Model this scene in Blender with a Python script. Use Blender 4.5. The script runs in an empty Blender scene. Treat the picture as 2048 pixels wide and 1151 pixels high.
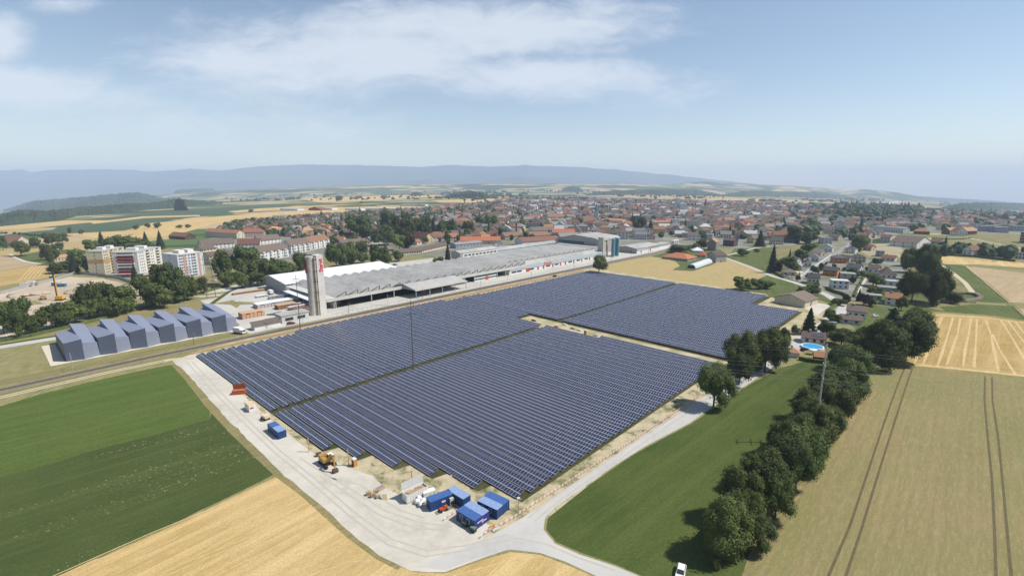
import bpy, math, random
from mathutils import Vector, Matrix, noise
R=random.Random(7)
C=bpy.data.collections.new('place'); bpy.context.scene.collection.children.link(C)
SC=bpy.context.scene
# ---------------------------------------------------------------- survey: camera height, terrain, bearings
H=78.; F=1000.; PT=math.radians(11.7); CP=math.cos(PT); SP=math.sin(PT)
def terr(x,y):
    if y<325: return 0.
    t=max(-1.35,min(1.35,x/y)); dl=(.040 if t<0 else .034)*t*t
    s=min(1.,math.log(y/325.)/math.log(12.))
    return -dl*y*s
def ray(u,v):
    a=(u-1024)/F; b=-(v-575.5)/F
    return a, CP+b*SP, -SP+b*CP
def G(u,v,z=0.):
    d=ray(u,v); zz=z; t=0
    for i in range(60):
        den=d[2]
        if den>-1e-4: den=-1e-4
        t=(zz-H)/den; t=min(t,13500./d[1])
        nz=terr(d[0]*t,d[1]*t)+z
        if abs(nz-zz)<.005: break
        zz=nz*.5+zz*.5
    x,y=d[0]*t,d[1]*t
    return Vector((x,y,terr(x,y)))
def PX(x,y,z):
    z-=H; dep=y*CP-z*SP; up=y*SP+z*CP
    if dep<1: return (-9999,-9999)
    return (1024+F*x/dep, 575.5-F*up/dep)
def dep_of(p): return p[1]*CP-(p[2]-H)*SP
TH=math.radians(133.); EU=Vector((math.sin(TH),math.cos(TH),0)); EV=Vector((-math.cos(TH),math.sin(TH),0))
def S(a,b,z=0.):            # site grid: a across the railway, b along it
    p=EU*a+EV*b; return Vector((p.x,p.y,terr(p.x,p.y)+z))
YAW=math.atan2(EV.y,EV.x)
# ---------------------------------------------------------------- materials
KB=.84
def kb(c): return tuple(x*KB for x in c)
MATS={}
def nt(name):
    m=bpy.data.materials.new(name); m.use_nodes=True; t=m.node_tree
    b=t.nodes['Principled BSDF']; b.inputs['Specular IOR Level'].default_value=.25
    return m,t,b
def nd(t,ty,**k):
    n=t.nodes.new(ty)
    for a,v in k.items():
        if a.startswith('i_'): n.inputs[a[2:].replace('_',' ')].default_value=v
        else: setattr(n,a,v)
    return n
def col4(c): return (c[0],c[1],c[2],1.)
def mixc(t,fac,a,b,bt='MIX'):
    n=t.nodes.new('ShaderNodeMix'); n.data_type='RGBA'; n.blend_type=bt
    for sock,v in ((n.inputs[0],fac),(n.inputs[6],a),(n.inputs[7],b)):
        if hasattr(v,'is_linked'): t.links.new(v,sock)
        elif isinstance(v,(int,float)): sock.default_value=v
        else: sock.default_value=col4(v)
    return n.outputs[2]
def mth(t,op,a,b=None,c=None,clamp=False):
    n=t.nodes.new('ShaderNodeMath'); n.operation=op; n.use_clamp=clamp
    for i,v in enumerate((a,b,c)):
        if v is None: continue
        if hasattr(v,'is_linked'): t.links.new(v,n.inputs[i])
        else: n.inputs[i].default_value=v
    return n.outputs[0]
def pos(t,world=True):
    if world: return nd(t,'ShaderNodeNewGeometry').outputs['Position']
    return nd(t,'ShaderNodeTexCoord').outputs['Object']
def mapv(t,v,sc=(1,1,1),rot=0.,loc=(0,0,0)):
    m=nd(t,'ShaderNodeMapping'); m.inputs['Scale'].default_value=sc; m.inputs['Rotation'].default_value=(0,0,rot); m.inputs['Location'].default_value=loc
    t.links.new(v,m.inputs['Vector']); return m.outputs[0]
def noi(t,v,scale,detail=3.,rough=.55):
    n=nd(t,'ShaderNodeTexNoise'); n.inputs['Scale'].default_value=scale; n.inputs['Detail'].default_value=detail; n.inputs['Roughness'].default_value=rough
    t.links.new(v,n.inputs['Vector']); return n.outputs['Fac']
def ramp(t,f,lo,hi):
    n=nd(t,'ShaderNodeMapRange'); n.inputs['From Min'].default_value=lo; n.inputs['From Max'].default_value=hi
    t.links.new(f,n.inputs['Value']); return n.outputs['Result']
def bump(t,b,f,st,dist=.1):
    n=nd(t,'ShaderNodeBump'); n.inputs['Strength'].default_value=st; n.inputs['Distance'].default_value=dist
    t.links.new(f,n.inputs['Height']); t.links.new(n.outputs[0],b.inputs['Normal'])
def M(name,c1,c2=None,sc=1.,rough=.8,world=False,c3=None,sc3=.05,lo=.35,hi=.65,metal=0.,bmp=0.):
    """plain surface with two scales of blotchy tone"""
    if name in MATS: return MATS[name]
    m,t,b=nt(name); b.inputs['Roughness'].default_value=rough; b.inputs['Metallic'].default_value=metal
    if c2 is None: c2=tuple(x*.82 for x in c1)
    c1=kb(c1);c2=kb(c2);c3=kb(c3) if c3 else None
    v=pos(t,world); f=ramp(t,noi(t,v,sc,5,.65),lo,hi); c=mixc(t,f,c1,c2)
    if c3: c=mixc(t,ramp(t,noi(t,v,sc3,4),.38,.66),c,c3)
    t.links.new(c,b.inputs['Base Color'])
    if bmp: bump(t,b,noi(t,v,sc*1.7,3),bmp,.3)
    MATS[name]=m; return m
def crop(name,ca,cb,cc,rot,per,fine=1.2,big=.03,st=.5,speck=None,spt=.72,warp=2.,sk=.5):
    """field: soft bands across the working direction, patches and fine grain"""
    if name in MATS: return MATS[name]
    ca=kb(ca);cb=kb(cb);cc=kb(cc); m,t,b=nt(name); b.inputs['Roughness'].default_value=.95; b.inputs['Specular IOR Level'].default_value=.08
    p=pos(t); v=mapv(t,p,rot=rot)
    w=nd(t,'ShaderNodeTexWave'); w.inputs['Scale'].default_value=.314/per*1.0; w.inputs['Distortion'].default_value=warp; w.inputs['Detail'].default_value=3; w.inputs['Detail Scale'].default_value=.6
    t.links.new(v,w.inputs['Vector'])
    c=mixc(t,mth(t,'MULTIPLY',w.outputs['Fac'],st),ca,cb)
    vs=mapv(t,v,(1,.05,1))   # streaks along the working direction
    c=mixc(t,mth(t,'MULTIPLY',ramp(t,noi(t,vs,.55,5,.75),.38,.62),sk),c,tuple(x*.72 for x in cb)); c=mixc(t,mth(t,'MULTIPLY',ramp(t,noi(t,mapv(t,v,(1,.03,1),0,(9,5,0)),.22,3,.7),.5,.62),sk*.8),c,tuple(min(1,x*1.22) for x in cc))
    c=mixc(t,mth(t,'MULTIPLY',ramp(t,noi(t,p,big,5,.6),.4,.68),.75),c,cc)
    g=noi(t,p,fine,5,.85); c=mixc(t,mth(t,'MULTIPLY',ramp(t,g,.44,.6),.55),c,tuple(x*.5 for x in ca)); c=mixc(t,mth(t,'MULTIPLY',ramp(t,noi(t,mapv(t,v,(1,.14,1)),fine*.8,4,.8),.48,.66),.34),c,tuple(min(1,x*1.35) for x in ca))
    if speck:
        k=mth(t,'MULTIPLY',ramp(t,noi(t,p,1.1,2,.6),spt-.06,spt),ramp(t,noi(t,mapv(t,v,(1,.12,1)),.09,3),.5,.62))
        c=mixc(t,k,c,speck)
    t.links.new(c,b.inputs['Base Color']); bump(t,b,g,.5,.35)
    MATS[name]=m; return m
def leafmat(name,c1,c2,c3=None):
    if name in MATS: return MATS[name]
    m,t,b=nt(name); b.inputs['Roughness'].default_value=.7; b.inputs['Specular IOR Level'].default_value=.15
    o=nd(t,'ShaderNodeObjectInfo').outputs['Random']
    g=nd(t,'ShaderNodeNewGeometry'); v=g.outputs['Position']
    f=ramp(t,noi(t,v,.45,4,.7),.36,.64); c=mixc(t,f,c1,c2)
    c=mixc(t,mth(t,'MULTIPLY',g.outputs['Random Per Island'],.5),c,c3 or tuple(x*1.6 for x in c1))
    hs=nd(t,'ShaderNodeHueSaturation'); t.links.new(c,hs.inputs['Color'])
    t.links.new(mth(t,'MULTIPLY_ADD',o,.028,.476),hs.inputs['Hue']); t.links.new(mth(t,'MULTIPLY_ADD',o,.5,.80),hs.inputs['Value'])
    t.links.new(hs.outputs[0],b.inputs['Base Color']); MATS[name]=m; return m
def tiles(name,c1,c2):
    if name in MATS: return MATS[name]
    c1=kb(c1);c2=kb(c2)
    m,t,b=nt(name); b.inputs['Roughness'].default_value=.85
    o=nd(t,'ShaderNodeObjectInfo').outputs['Random']; v=pos(t,False)
    f=ramp(t,noi(t,v,.9,5,.75),.3,.7); c=mixc(t,f,c1,c2)
    w=nd(t,'ShaderNodeTexWave'); w.bands_direction='Z'; w.inputs['Scale'].default_value=1.3; t.links.new(v,w.inputs['Vector'])
    c=mixc(t,mth(t,'MULTIPLY',w.outputs['Fac'],.25),c,tuple(x*.5 for x in c1))
    hs=nd(t,'ShaderNodeHueSaturation'); t.links.new(c,hs.inputs['Color'])
    t.links.new(mth(t,'MULTIPLY_ADD',o,.03,.485),hs.inputs['Hue']); t.links.new(mth(t,'MULTIPLY_ADD',o,.5,.75),hs.inputs['Value'])
    t.links.new(hs.outputs[0],b.inputs['Base Color']); MATS[name]=m; return m
def ribbed(name,c1,c2,per=.4,axis='X',rough=.6,metal=0.):
    if name in MATS: return MATS[name]
    m,t,b=nt(name); b.inputs['Roughness'].default_value=rough; b.inputs['Metallic'].default_value=metal; v=pos(t,False)
    w=nd(t,'ShaderNodeTexWave'); w.bands_direction=axis; w.inputs['Scale'].default_value=.314/per; t.links.new(v,w.inputs['Vector'])
    c=mixc(t,mth(t,'MULTIPLY',w.outputs['Fac'],.5),c1,c2); c=mixc(t,mth(t,'MULTIPLY',ramp(t,noi(t,v,.5,5,.7),.35,.7),.5),c,tuple(x*.7 for x in c1))
    t.links.new(c,b.inputs['Base Color']); bump(t,b,w.outputs['Fac'],.3,.05); MATS[name]=m; return m
# ---------------------------------------------------------------- mesh builder
class MB:
    def __init__(s): s.v=[];s.f=[];s.m=[]
    def poly(s,pts,mi=0):
        i=len(s.v); s.v+= [tuple(p) for p in pts]; s.f.append(tuple(range(i,i+len(pts)))); s.m.append(mi); return s
    def box(s,x0,x1,y0,y1,z0,z1,mi=0,top=None,skip=''):
        i=len(s.v); s.v+=[(x0,y0,z0),(x1,y0,z0),(x1,y1,z0),(x0,y1,z0),(x0,y0,z1),(x1,y0,z1),(x1,y1,z1),(x0,y1,z1)]
        for k,(n,f) in enumerate((('b',(3,2,1,0)),('t',(4,5,6,7)),('f',(0,1,5,4)),('r',(1,2,6,5)),('k',(2,3,7,6)),('l',(3,0,4,7)))):
            if n in skip: continue
            s.f.append(tuple(i+j for j in f)); s.m.append(top if (n=='t' and top is not None) else mi)
        return s
    def hexa(s,p,mi=0):
        i=len(s.v); s.v+=[tuple(q) for q in p]
        for f in ((3,2,1,0),(4,5,6,7),(0,1,5,4),(1,2,6,5),(2,3,7,6),(3,0,4,7)): s.f.append(tuple(i+j for j in f)); s.m.append(mi)
        return s
    def tube(s,p,q,r,r2=None,n=8,mi=0,cap=True):
        p=Vector(p);q=Vector(q);d=(q-p); r2=r if r2 is None else r2
        if d.length<1e-6: return s
        d.normalize(); a=d.orthogonal().normalized(); b=d.cross(a); i=len(s.v)
        for c,rr in ((p,r),(q,r2)):
            for k in range(n):
                an=2*math.pi*k/n; s.v.append(tuple(c+a*math.cos(an)*rr+b*math.sin(an)*rr))
        for k in range(n): s.f.append((i+k,i+(k+1)%n,i+n+(k+1)%n,i+n+k)); s.m.append(mi)
        if cap: s.f.append(tuple(i+k for k in range(n-1,-1,-1))); s.m.append(mi); s.f.append(tuple(i+n+k for k in range(n))); s.m.append(mi)
        return s
    def prism(s,poly,z0,z1,mi=0,mt=None):
        n=len(poly); i=len(s.v); s.v+=[(p[0],p[1],z0) for p in poly]+[(p[0],p[1],z1) for p in poly]
        for k in range(n): s.f.append((i+k,i+(k+1)%n,i+n+(k+1)%n,i+n+k)); s.m.append(mi)
        s.f.append(tuple(i+n+k for k in range(n))); s.m.append(mi if mt is None else mt)
        s.f.append(tuple(i+k for k in range(n-1,-1,-1))); s.m.append(mi); return s
    def extx(s,prof,x0,x1,mi=0):   # profile in (y,z), swept in x
        n=len(prof); i=len(s.v); s.v+=[(x0,p[0],p[1]) for p in prof]+[(x1,p[0],p[1]) for p in prof]
        for k in range(n): s.f.append((i+k,i+(k+1)%n,i+n+(k+1)%n,i+n+k)); s.m.append(mi)
        s.f.append(tuple(i+n+k for k in range(n))); s.m.append(mi); s.f.append(tuple(i+k for k in range(n-1,-1,-1))); s.m.append(mi); return s
    def exty(s,prof,y0,y1,mi=0):
        n=len(prof); i=len(s.v); s.v+=[(p[0],y0,p[1]) for p in prof]+[(p[0],y1,p[1]) for p in prof]
        for k in range(n): s.f.append((i+k,i+n+k,i+n+(k+1)%n,i+(k+1)%n)); s.m.append(mi)
        s.f.append(tuple(i+n+k for k in range(n-1,-1,-1))); s.m.append(mi); s.f.append(tuple(i+k for k in range(n))); s.m.append(mi); return s
    def mesh(s,name,mats):
        me=bpy.data.meshes.new(name); me.from_pydata(s.v,[],s.f)
        for m in (mats if isinstance(mats,(list,tuple)) else [mats]): me.materials.append(m)
        me.polygons.foreach_set('material_index',s.m); me.update(); return me
    def ob(s,name,mats,parent=None,loc=(0,0,0),rot=(0,0,0),smooth=False):
        return link(name,s.mesh(name,mats),parent,loc,rot,smooth)
def link(name,me,parent=None,loc=(0,0,0),rot=(0,0,0),smooth=False):
    o=bpy.data.objects.new(name,me); C.objects.link(o); o.location=loc; o.rotation_euler=rot
    if parent: o.parent=parent
    if smooth and me: me.polygons.foreach_set('use_smooth',[True]*len(me.polygons))
    return o
LBL={}
def tag(o,label,cat,group=None,kind=None):
    if label: o['label']=label
    if cat: o['category']=cat
    if group: o['group']=group
    if kind: o['kind']=kind
    return o
def root(name,loc,rz,label,cat,group=None):
    o=bpy.data.objects.new(name,None); C.objects.link(o); o.location=loc; o.rotation_euler=(0,0,rz); o.empty_display_size=.5
    return tag(o,label,cat,group)
def copytree(o,parent=None):
    c=o.copy(); C.objects.link(c)
    if parent: c.parent=parent
    for ch in list(o.children): copytree(ch,c)
    return c
def struct(name,mb,mats,smooth=False,kind='structure'):
    o=mb.ob(name,mats,smooth=smooth); o['kind']=kind; return o
ORD='nearest second third fourth fifth sixth seventh eighth ninth tenth 11th 12th 13th 14th 15th 16th 17th 18th 19th 20th'.split()
def ordw(i): # 0-based
    if i==0: return 'first'
    if i<20: return ORD[i]
    n=i+1; return '%d%s'%(n,{1:'st',2:'nd',3:'rd'}.get(n%10,'th') if n%100 not in(11,12,13) else 'th')
# ---------------------------------------------------------------- ground sheets
def inpoly(x,y,P):
    c=False; j=len(P)-1
    for i in range(len(P)):
        if (P[i][1]>y)!=(P[j][1]>y) and x<(P[j][0]-P[i][0])*(y-P[i][1])/(P[j][1]-P[i][1])+P[i][0]: c=not c
        j=i
    return c
import bmesh
def sheet(name,pts,mat,z=.01,world=False,jit=0.,seg=None):
    """a flat patch of ground cover; outline given by surveyed picture points or by ground points"""
    g=[Vector(p[:2]+(0,)) if world else G(*p) for p in pts]
    # subdivide and roughen the outline a little
    out=[]
    for i,p in enumerate(g):
        q=g[(i+1)%len(g)]; L=(Vector(q)-Vector(p)).length; n=1
        if seg: n=max(1,min(60,int(L/seg)))
        for k in range(n):
            w=Vector(p).lerp(Vector(q),k/n)
            if jit and k>0: w=w+Vector((R.uniform(-jit,jit),R.uniform(-jit,jit),0))
            out.append(w)
    bm=bmesh.new(); vs=[bm.verts.new((p.x,p.y,0)) for p in out]
    try: bm.faces.new(vs)
    except ValueError: pass
    far=max(p.y for p in out)>330
    bmesh.ops.triangulate(bm,faces=bm.faces[:])
    if far:
        for it in range(7):
            es=[e for e in bm.edges if e.calc_length()>max(30.,min(v.co.y for v in e.verts)*.06)]
            if not es: break
            bmesh.ops.subdivide_edges(bm,edges=es,cuts=1,use_grid_fill=False)
            bmesh.ops.triangulate(bm,faces=[f for f in bm.faces if len(f.verts)>3])
    for v in bm.verts: v.co.z=terr(v.co.x,v.co.y)+z+max(0,(v.co.y-330))*.00035
    bm.normal_update()
    for f in bm.faces:
        if f.normal.z<0: f.normal_flip()
    me=bpy.data.meshes.new(name); bm.to_mesh(me); bm.free(); me.materials.append(mat)
    o=link(name,me); o['kind']='structure'; return o
def strip_pts(pts,w,world=False):
    g=[Vector((p[0],p[1],0)) if world else G(*p) for p in pts]
    for p in g: p.z=0
    L=[];Rr=[]
    for i,p in enumerate(g):
        d=(g[min(i+1,len(g)-1)]-g[max(i-1,0)]).normalized(); n=Vector((-d.y,d.x,0))
        ww=w[i] if isinstance(w,(list,tuple)) else w
        L.append(p+n*ww/2); Rr.append(p-n*ww/2)
    return L,Rr
def strip(name,pts,w,mat,z=.02,world=False,kind='structure'):
    L,Rr=strip_pts(pts,w,world); mb=MB()
    for i in range(len(L)-1):
        n=max(1,int((L[i+1]-L[i]).length/25))
        for k in range(n):
            q=[L[i].lerp(L[i+1],k/n),Rr[i].lerp(Rr[i+1],k/n),Rr[i].lerp(Rr[i+1],(k+1)/n),L[i].lerp(L[i+1],(k+1)/n)]
            mb.poly([(p.x,p.y,terr(p.x,p.y)+z+max(0,p.y-330)*.00035) for p in q])
    return struct(name,mb,mat,kind=kind)
# ---------------------------------------------------------------- camera, sun, sky, air
cam=bpy.data.objects.new('camera',bpy.data.cameras.new('camera')); SC.collection.objects.link(cam); SC.camera=cam
cam.location=(0,0,H); cam.rotation_euler=(math.pi/2-PT,0,0); cam.data.sensor_width=36; cam.data.lens=36*F/2048; cam.data.clip_end=60000; cam.data.clip_start=1
SUNB=math.radians(92); SUNE=math.radians(53)
sd=Vector((math.sin(SUNB)*math.cos(SUNE),math.cos(SUNB)*math.cos(SUNE),math.sin(SUNE)))
sl=bpy.data.lights.new('sun','SUN'); sl.energy=5.0; sl.angle=math.radians(.53); sl.color=(1,.945,.86)
so=bpy.data.objects.new('sun',sl); SC.collection.objects.link(so); so.rotation_euler=sd.to_track_quat('Z','Y').to_euler(); so.location=(0,0,400)
W=bpy.data.worlds.new('World'); SC.world=W; W.use_nodes=True; t=W.node_tree; t.nodes.clear()
sky=nd(t,'ShaderNodeTexSky'); sky.sky_type='NISHITA'; sky.sun_disc=False; sky.sun_elevation=SUNE; sky.sun_rotation=SUNB; sky.altitude=450; sky.air_density=1.; sky.dust_density=.4; sky.ozone_density=2.2
tc=nd(t,'ShaderNodeTexCoord').outputs['Generated']
sx=nd(t,'ShaderNodeSeparateXYZ'); t.links.new(tc,sx.inputs[0])
yy=mth(t,'MAXIMUM',sx.outputs[1],.02)
cx=mth(t,'DIVIDE',sx.outputs[0],yy); cz=mth(t,'DIVIDE',sx.outputs[2],yy)
cb=nd(t,'ShaderNodeCombineXYZ'); t.links.new(cx,cb.inputs[0]); t.links.new(cz,cb.inputs[1]); cv=cb.outputs[0]
wz=nd(t,'ShaderNodeTexNoise'); wz.inputs['Scale'].default_value=3.; wz.inputs['Detail'].default_value=4; t.links.new(cv,wz.inputs['Vector'])
wa=nd(t,'ShaderNodeVectorMath'); wa.operation='MULTIPLY_ADD'; t.links.new(wz.outputs['Color'],wa.inputs[0]); wa.inputs[1].default_value=(.22,.14,0); t.links.new(cv,wa.inputs[2])
wv=mapv(t,wa.outputs[0],(2.6,9.,1),.10); n1=noi(t,wv,1.6,12,.66); n2=noi(t,mapv(t,cv,(1,3.2,1),-.2,(4,2,0)),3.1,8,.6)
def ell(u,v,ru,rv,ang=0.,amp=1.):
    d=ray(u,v); X=d[0]/d[1]; Z=d[2]/d[1]
    m=nd(t,'ShaderNodeMapping'); m.vector_type='TEXTURE'; m.inputs['Location'].default_value=(X,Z,0); m.inputs['Rotation'].default_value=(0,0,ang); m.inputs['Scale'].default_value=(ru/F,rv/F,1)
    t.links.new(cv,m.inputs['Vector'])
    l=nd(t,'ShaderNodeVectorMath'); l.operation='LENGTH'; t.links.new(m.outputs[0],l.inputs[0])
    q=mth(t,'SUBTRACT',1.,l.outputs['Value']); return mth(t,'MULTIPLY',mth(t,'MAXIMUM',q,-1.),amp)
ms=None
for e in ((760,95,500,105,.07,1.25),(1080,150,330,55,-.06,1.2),(1000,60,380,75,.0,1.2),(480,125,240,62,-.05,1.1),(8,80,70,60,.1,1.25),(60,175,270,62,-.1,1.05),(380,240,500,70,-.05,.5),(120,5,90,22,0,.7)):
    q=ell(*e); ms=q if ms is None else mth(t,'MAXIMUM',ms,q)
dens=mth(t,'ADD',mth(t,'MULTIPLY',ms,.85),mth(t,'MULTIPLY_ADD',n1,2.1,-1.08)); dens=mth(t,'ADD',dens,mth(t,'MULTIPLY_ADD',n2,.7,-.34))
cm=nd(t,'ShaderNodeMapRange'); cm.interpolation_type='SMOOTHSTEP'; cm.inputs['From Min'].default_value=-.12; cm.inputs['From Max'].default_value=.8; cm.inputs['To Max'].default_value=.82; t.links.new(dens,cm.inputs['Value'])
b1=nd(t,'ShaderNodeBackground'); b2=nd(t,'ShaderNodeBackground'); t.links.new(mixc(t,1.,sky.outputs[0],(1.10,1.0,.90),'MULTIPLY'),b1.inputs['Color']); b1.inputs['Strength'].default_value=.116
b2.inputs['Color'].default_value=(.86,.92,1.,1); b2.inputs['Strength'].default_value=.78
mx=nd(t,'ShaderNodeMixShader'); t.links.new(cm.outputs[0],mx.inputs[0]); t.links.new(b1.outputs[0],mx.inputs[1]); t.links.new(b2.outputs[0],mx.inputs[2])
wo=nd(t,'ShaderNodeOutputWorld'); t.links.new(mx.outputs[0],wo.inputs['Surface'])
SC.view_settings.view_transform='Standard'; SC.view_settings.look='None'; SC.view_settings.exposure=.27; SC.view_settings.gamma=1.
cy=SC.cycles; cy.use_denoising=True; cy.max_bounces=5; cy.diffuse_bounces=2; cy.glossy_bounces=2; cy.transmission_bounces=2; cy.transparent_max_bounces=4; cy.volume_bounces=2
hz=bpy.data.materials.new('air'); hz.use_nodes=True; t=hz.node_tree; t.nodes.clear()
pv=nd(t,'ShaderNodeVolumePrincipled'); pv.inputs['Color'].default_value=(.62,.76,1.,1); pv.inputs['Density'].default_value=.9e-4; pv.inputs['Anisotropy'].default_value=0.
t.links.new(pv.outputs[0],nd(t,'ShaderNodeOutputMaterial').inputs['Volume'])
mb=MB().box(-21000,21000,-900,19500,-760,640); hzo=mb.ob('haze',hz); hzo['kind']='stuff'; hzo.display_type='WIRE'
# ---------------------------------------------------------------- ground
def groundmat():
    m,t,b=nt('ground cover'); b.inputs['Roughness'].default_value=1.; b.inputs['Specular IOR Level'].default_value=.05
    p=pos(t); wp=mth(t,'MULTIPLY_ADD',noi(t,p,.004,2),260.,-130.)
    cbn=nd(t,'ShaderNodeVectorMath'); cbn.operation='ADD'; t.links.new(p,cbn.inputs[0])
    cc=nd(t,'ShaderNodeCombineXYZ'); t.links.new(wp,cc.inputs[0]); t.links.new(wp,cc.inputs[1]); t.links.new(cc.outputs[0],cbn.inputs[1])
    v=mapv(t,cbn.outputs[0],(.0048,.0095,0),.72)
    vo=nd(t,'ShaderNodeTexVoronoi'); vo.distance='CHEBYCHEV'; vo.inputs['Scale'].default_value=1.; vo.inputs['Randomness'].default_value=.85; t.links.new(v,vo.inputs['Vector'])
    sp=nd(t,'ShaderNodeSeparateColor'); t.links.new(vo.outputs['Color'],sp.inputs[0])
    cr=nd(t,'ShaderNodeValToRGB'); cr.color_ramp.interpolation='CONSTANT'
    els=[(0,(.38,.30,.17)),(.16,(.065,.10,.035)),(.32,(.44,.34,.19)),(.42,(.09,.13,.05)),(.56,(.32,.27,.15)),(.66,(.05,.085,.035)),(.80,(.40,.30,.16)),(.88,(.14,.165,.07))]
    cr.color_ramp.elements[0].color=col4(els[0][1]); cr.color_ramp.elements[1].position=els[1][0]; cr.color_ramp.elements[1].color=col4(els[1][1])
    for q,c in els[2:]: e=cr.color_ramp.elements.new(q); e.color=col4(c)
    t.links.new(sp.outputs[0],cr.inputs[0])
    # far belts of wood
    wd=ramp(t,noi(t,mapv(t,p,(.35,1,1),.1),.0019,3,.5),.56,.575)
    far=mixc(t,mth(t,'MULTIPLY',wd,.9),cr.outputs[0],(.03,.05,.022))
    near=mixc(t,ramp(t,noi(t,p,.12,5,.7),.35,.65),(.22,.20,.09),(.13,.15,.055))
    near=mixc(t,ramp(t,noi(t,mapv(t,p,(1,.2,1),.9),.9,3,.7),.4,.65),near,(.27,.23,.12))
    sy=nd(t,'ShaderNodeSeparateXYZ'); t.links.new(p,sy.inputs[0])
    t.links.new(mixc(t,ramp(t,sy.outputs[1],640,660),near,far),b.inputs['Base Color']); return m
rows=[-320+i*40 for i in range(16)]+[325]
y=325.
while y<14500: y*=1.022; rows.append(y)
cols=[-2.3+i*(4.6/150) for i in range(151)]
mb=MB()
for y in rows:
    for c in cols:
        x=c*max(y,325); mb.v.append((x,y,terr(x,y)))
n=len(cols)
for j in range(len(rows)-1):
    for i in range(n-1): mb.f.append((j*n+i,j*n+i+1,(j+1)*n+i+1,(j+1)*n+i)); mb.m.append(0)
GM_=groundmat(); struct('ground',mb,GM_)
# field materials -----------------------------------------------------
GOLD=crop('stubble gold',(.62,.44,.18),(.52,.36,.14),(.70,.53,.28),.66,6.5,2.2,.03,.75,warp=1.2,sk=.75)
GOLD2=crop('stubble ochre',(.50,.35,.13),(.40,.28,.10),(.56,.42,.20),.80,5.,1.5,.04,.6,sk=.6)
WHEAT=crop('ripe wheat',(.50,.38,.19),(.45,.34,.16),(.40,.35,.15),.76,30.,1.3,.018,.4)
WHT2=crop('greenish wheat',(.345,.285,.14),(.29,.235,.11),(.205,.22,.08),.736,2.2,2.0,.022,.6,sk=.45)
BEET=crop('beet crop',(.074,.103,.030),(.060,.086,.024),(.10,.13,.04),.836,1.1,1.5,.03,.5,(.40,.35,.21),.69)
BEET2=crop('bean crop',(.097,.145,.032),(.078,.122,.026),(.13,.168,.042),.836,9.,1.2,.02,.5)
MEAD=crop('mown meadow',(.080,.116,.029),(.064,.096,.023),(.115,.14,.040),.832,4.,1.4,.035,.4)
GRS=crop('green grass',(.11,.145,.045),(.09,.12,.036),(.16,.17,.065),.4,8.,.9,.04,.4)
DRY=crop('dry grass',(.25,.225,.10),(.17,.175,.065),(.30,.26,.14),.9,6.,1.,.05,.5)
DRY2=crop('dry verge',(.36,.29,.15),(.25,.22,.10),(.17,.18,.06),.9,2.,1.3,.08,.6)
TAN=crop('harrowed soil',(.46,.35,.21),(.42,.32,.18),(.5,.4,.25),.9,18.,1.,.02,.4)
SAND=M('sandy soil',(.56,.47,.31),(.48,.41,.27),.25,.95,True,(.30,.28,.13),.11,.4,.6)
GRAV=M('pale gravel',(.57,.53,.455),(.46,.43,.37),.35,.95,True,(.62,.585,.51),.045)
ROAD=M('old asphalt road',(.49,.485,.46),(.43,.425,.405),.5,.9,True,(.54,.525,.49),.06)
ASPH=M('town asphalt',(.30,.30,.30),(.25,.25,.25),.4,.9,True)
CONC=M('concrete yard',(.50,.485,.44),(.42,.41,.37),.2,.9,True,(.55,.53,.48),.03)
BALL=M('rail ballast',(.25,.225,.20),(.19,.17,.155),.9,.95,True)
RUST=M('rust brown soil',(.46,.24,.11),(.38,.21,.10),.6,.95,True)
SITE=M('building site soil',(.60,.52,.40),(.5,.42,.31),.06,.95,True,(.42,.34,.24),.02)
DIRT=M('dirt track',(.58,.50,.36),(.50,.42,.29),.4,.95,True)
P=sheet
P('bean_field',[(-260,872),(0,812),(90,785),(200,759),(300,737),(348,728),(368,742),(398,776),(428,812),(418,838),(300,872),(170,905),(60,938),(-40,965),(-300,1040)],BEET2,.004,jit=.4,seg=5)
P('beet_field',[(-300,1040),(-40,965),(60,938),(170,905),(300,872),(418,838),(428,812),(470,858),(512,903),(551,946),(480,982),(350,1046),(200,1112),(60,1175),(-400,1400)],BEET,.008,jit=.5,seg=4)
P('stubble_field',[(-500,1600),(-400,1420),(30,1153),(200,1115),(350,1049),(480,986),(556,951),(590,965),(640,1013),(700,1068),(760,1114),(790,1128),(790,1500)],GOLD,.006)
P('stubble_field',[(790,1128),(830,1143),(890,1146),(960,1120),(1020,1103),(1080,1108),(1140,1131),(1205,1160),(1400,1240),(1500,1500),(790,1500)],GOLD,.0062)
strip('verge',[(350,727),(380,755),(420,805),(470,858),(520,905),(565,948),(610,985),(655,1028),(705,1072),(760,1114),(800,1134)],[3,4,4,4,4,3.5,2.5,2,2,1.5,1.5],DRY2,.014)
P('solar_site_soil',[(396,701),(640,640),(900,588),(1182,536),(1370,563),(1535,588),(1560,603),(1650,618),(1668,632),(1620,668),(1580,700),(1440,780),(1300,868),(1150,972),(1010,1058),(960,1085),(850,1030),(700,950),(600,900),(500,820)],SAND,.012,jit=.5,seg=6)
P('gravel_yard',[(345,722),(395,703),(425,720),(460,765),(540,838),(600,885),(632,910),(700,935),(745,950),(775,978),(850,1008),(900,1015),(985,1052),(955,1090),(1010,1100),(960,1117),(890,1143),(820,1140),(758,1110),(700,1063),(620,992),(560,942),(510,892),(450,832),(410,787),(370,742)],GRAV,.026,jit=.25,seg=3)
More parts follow.
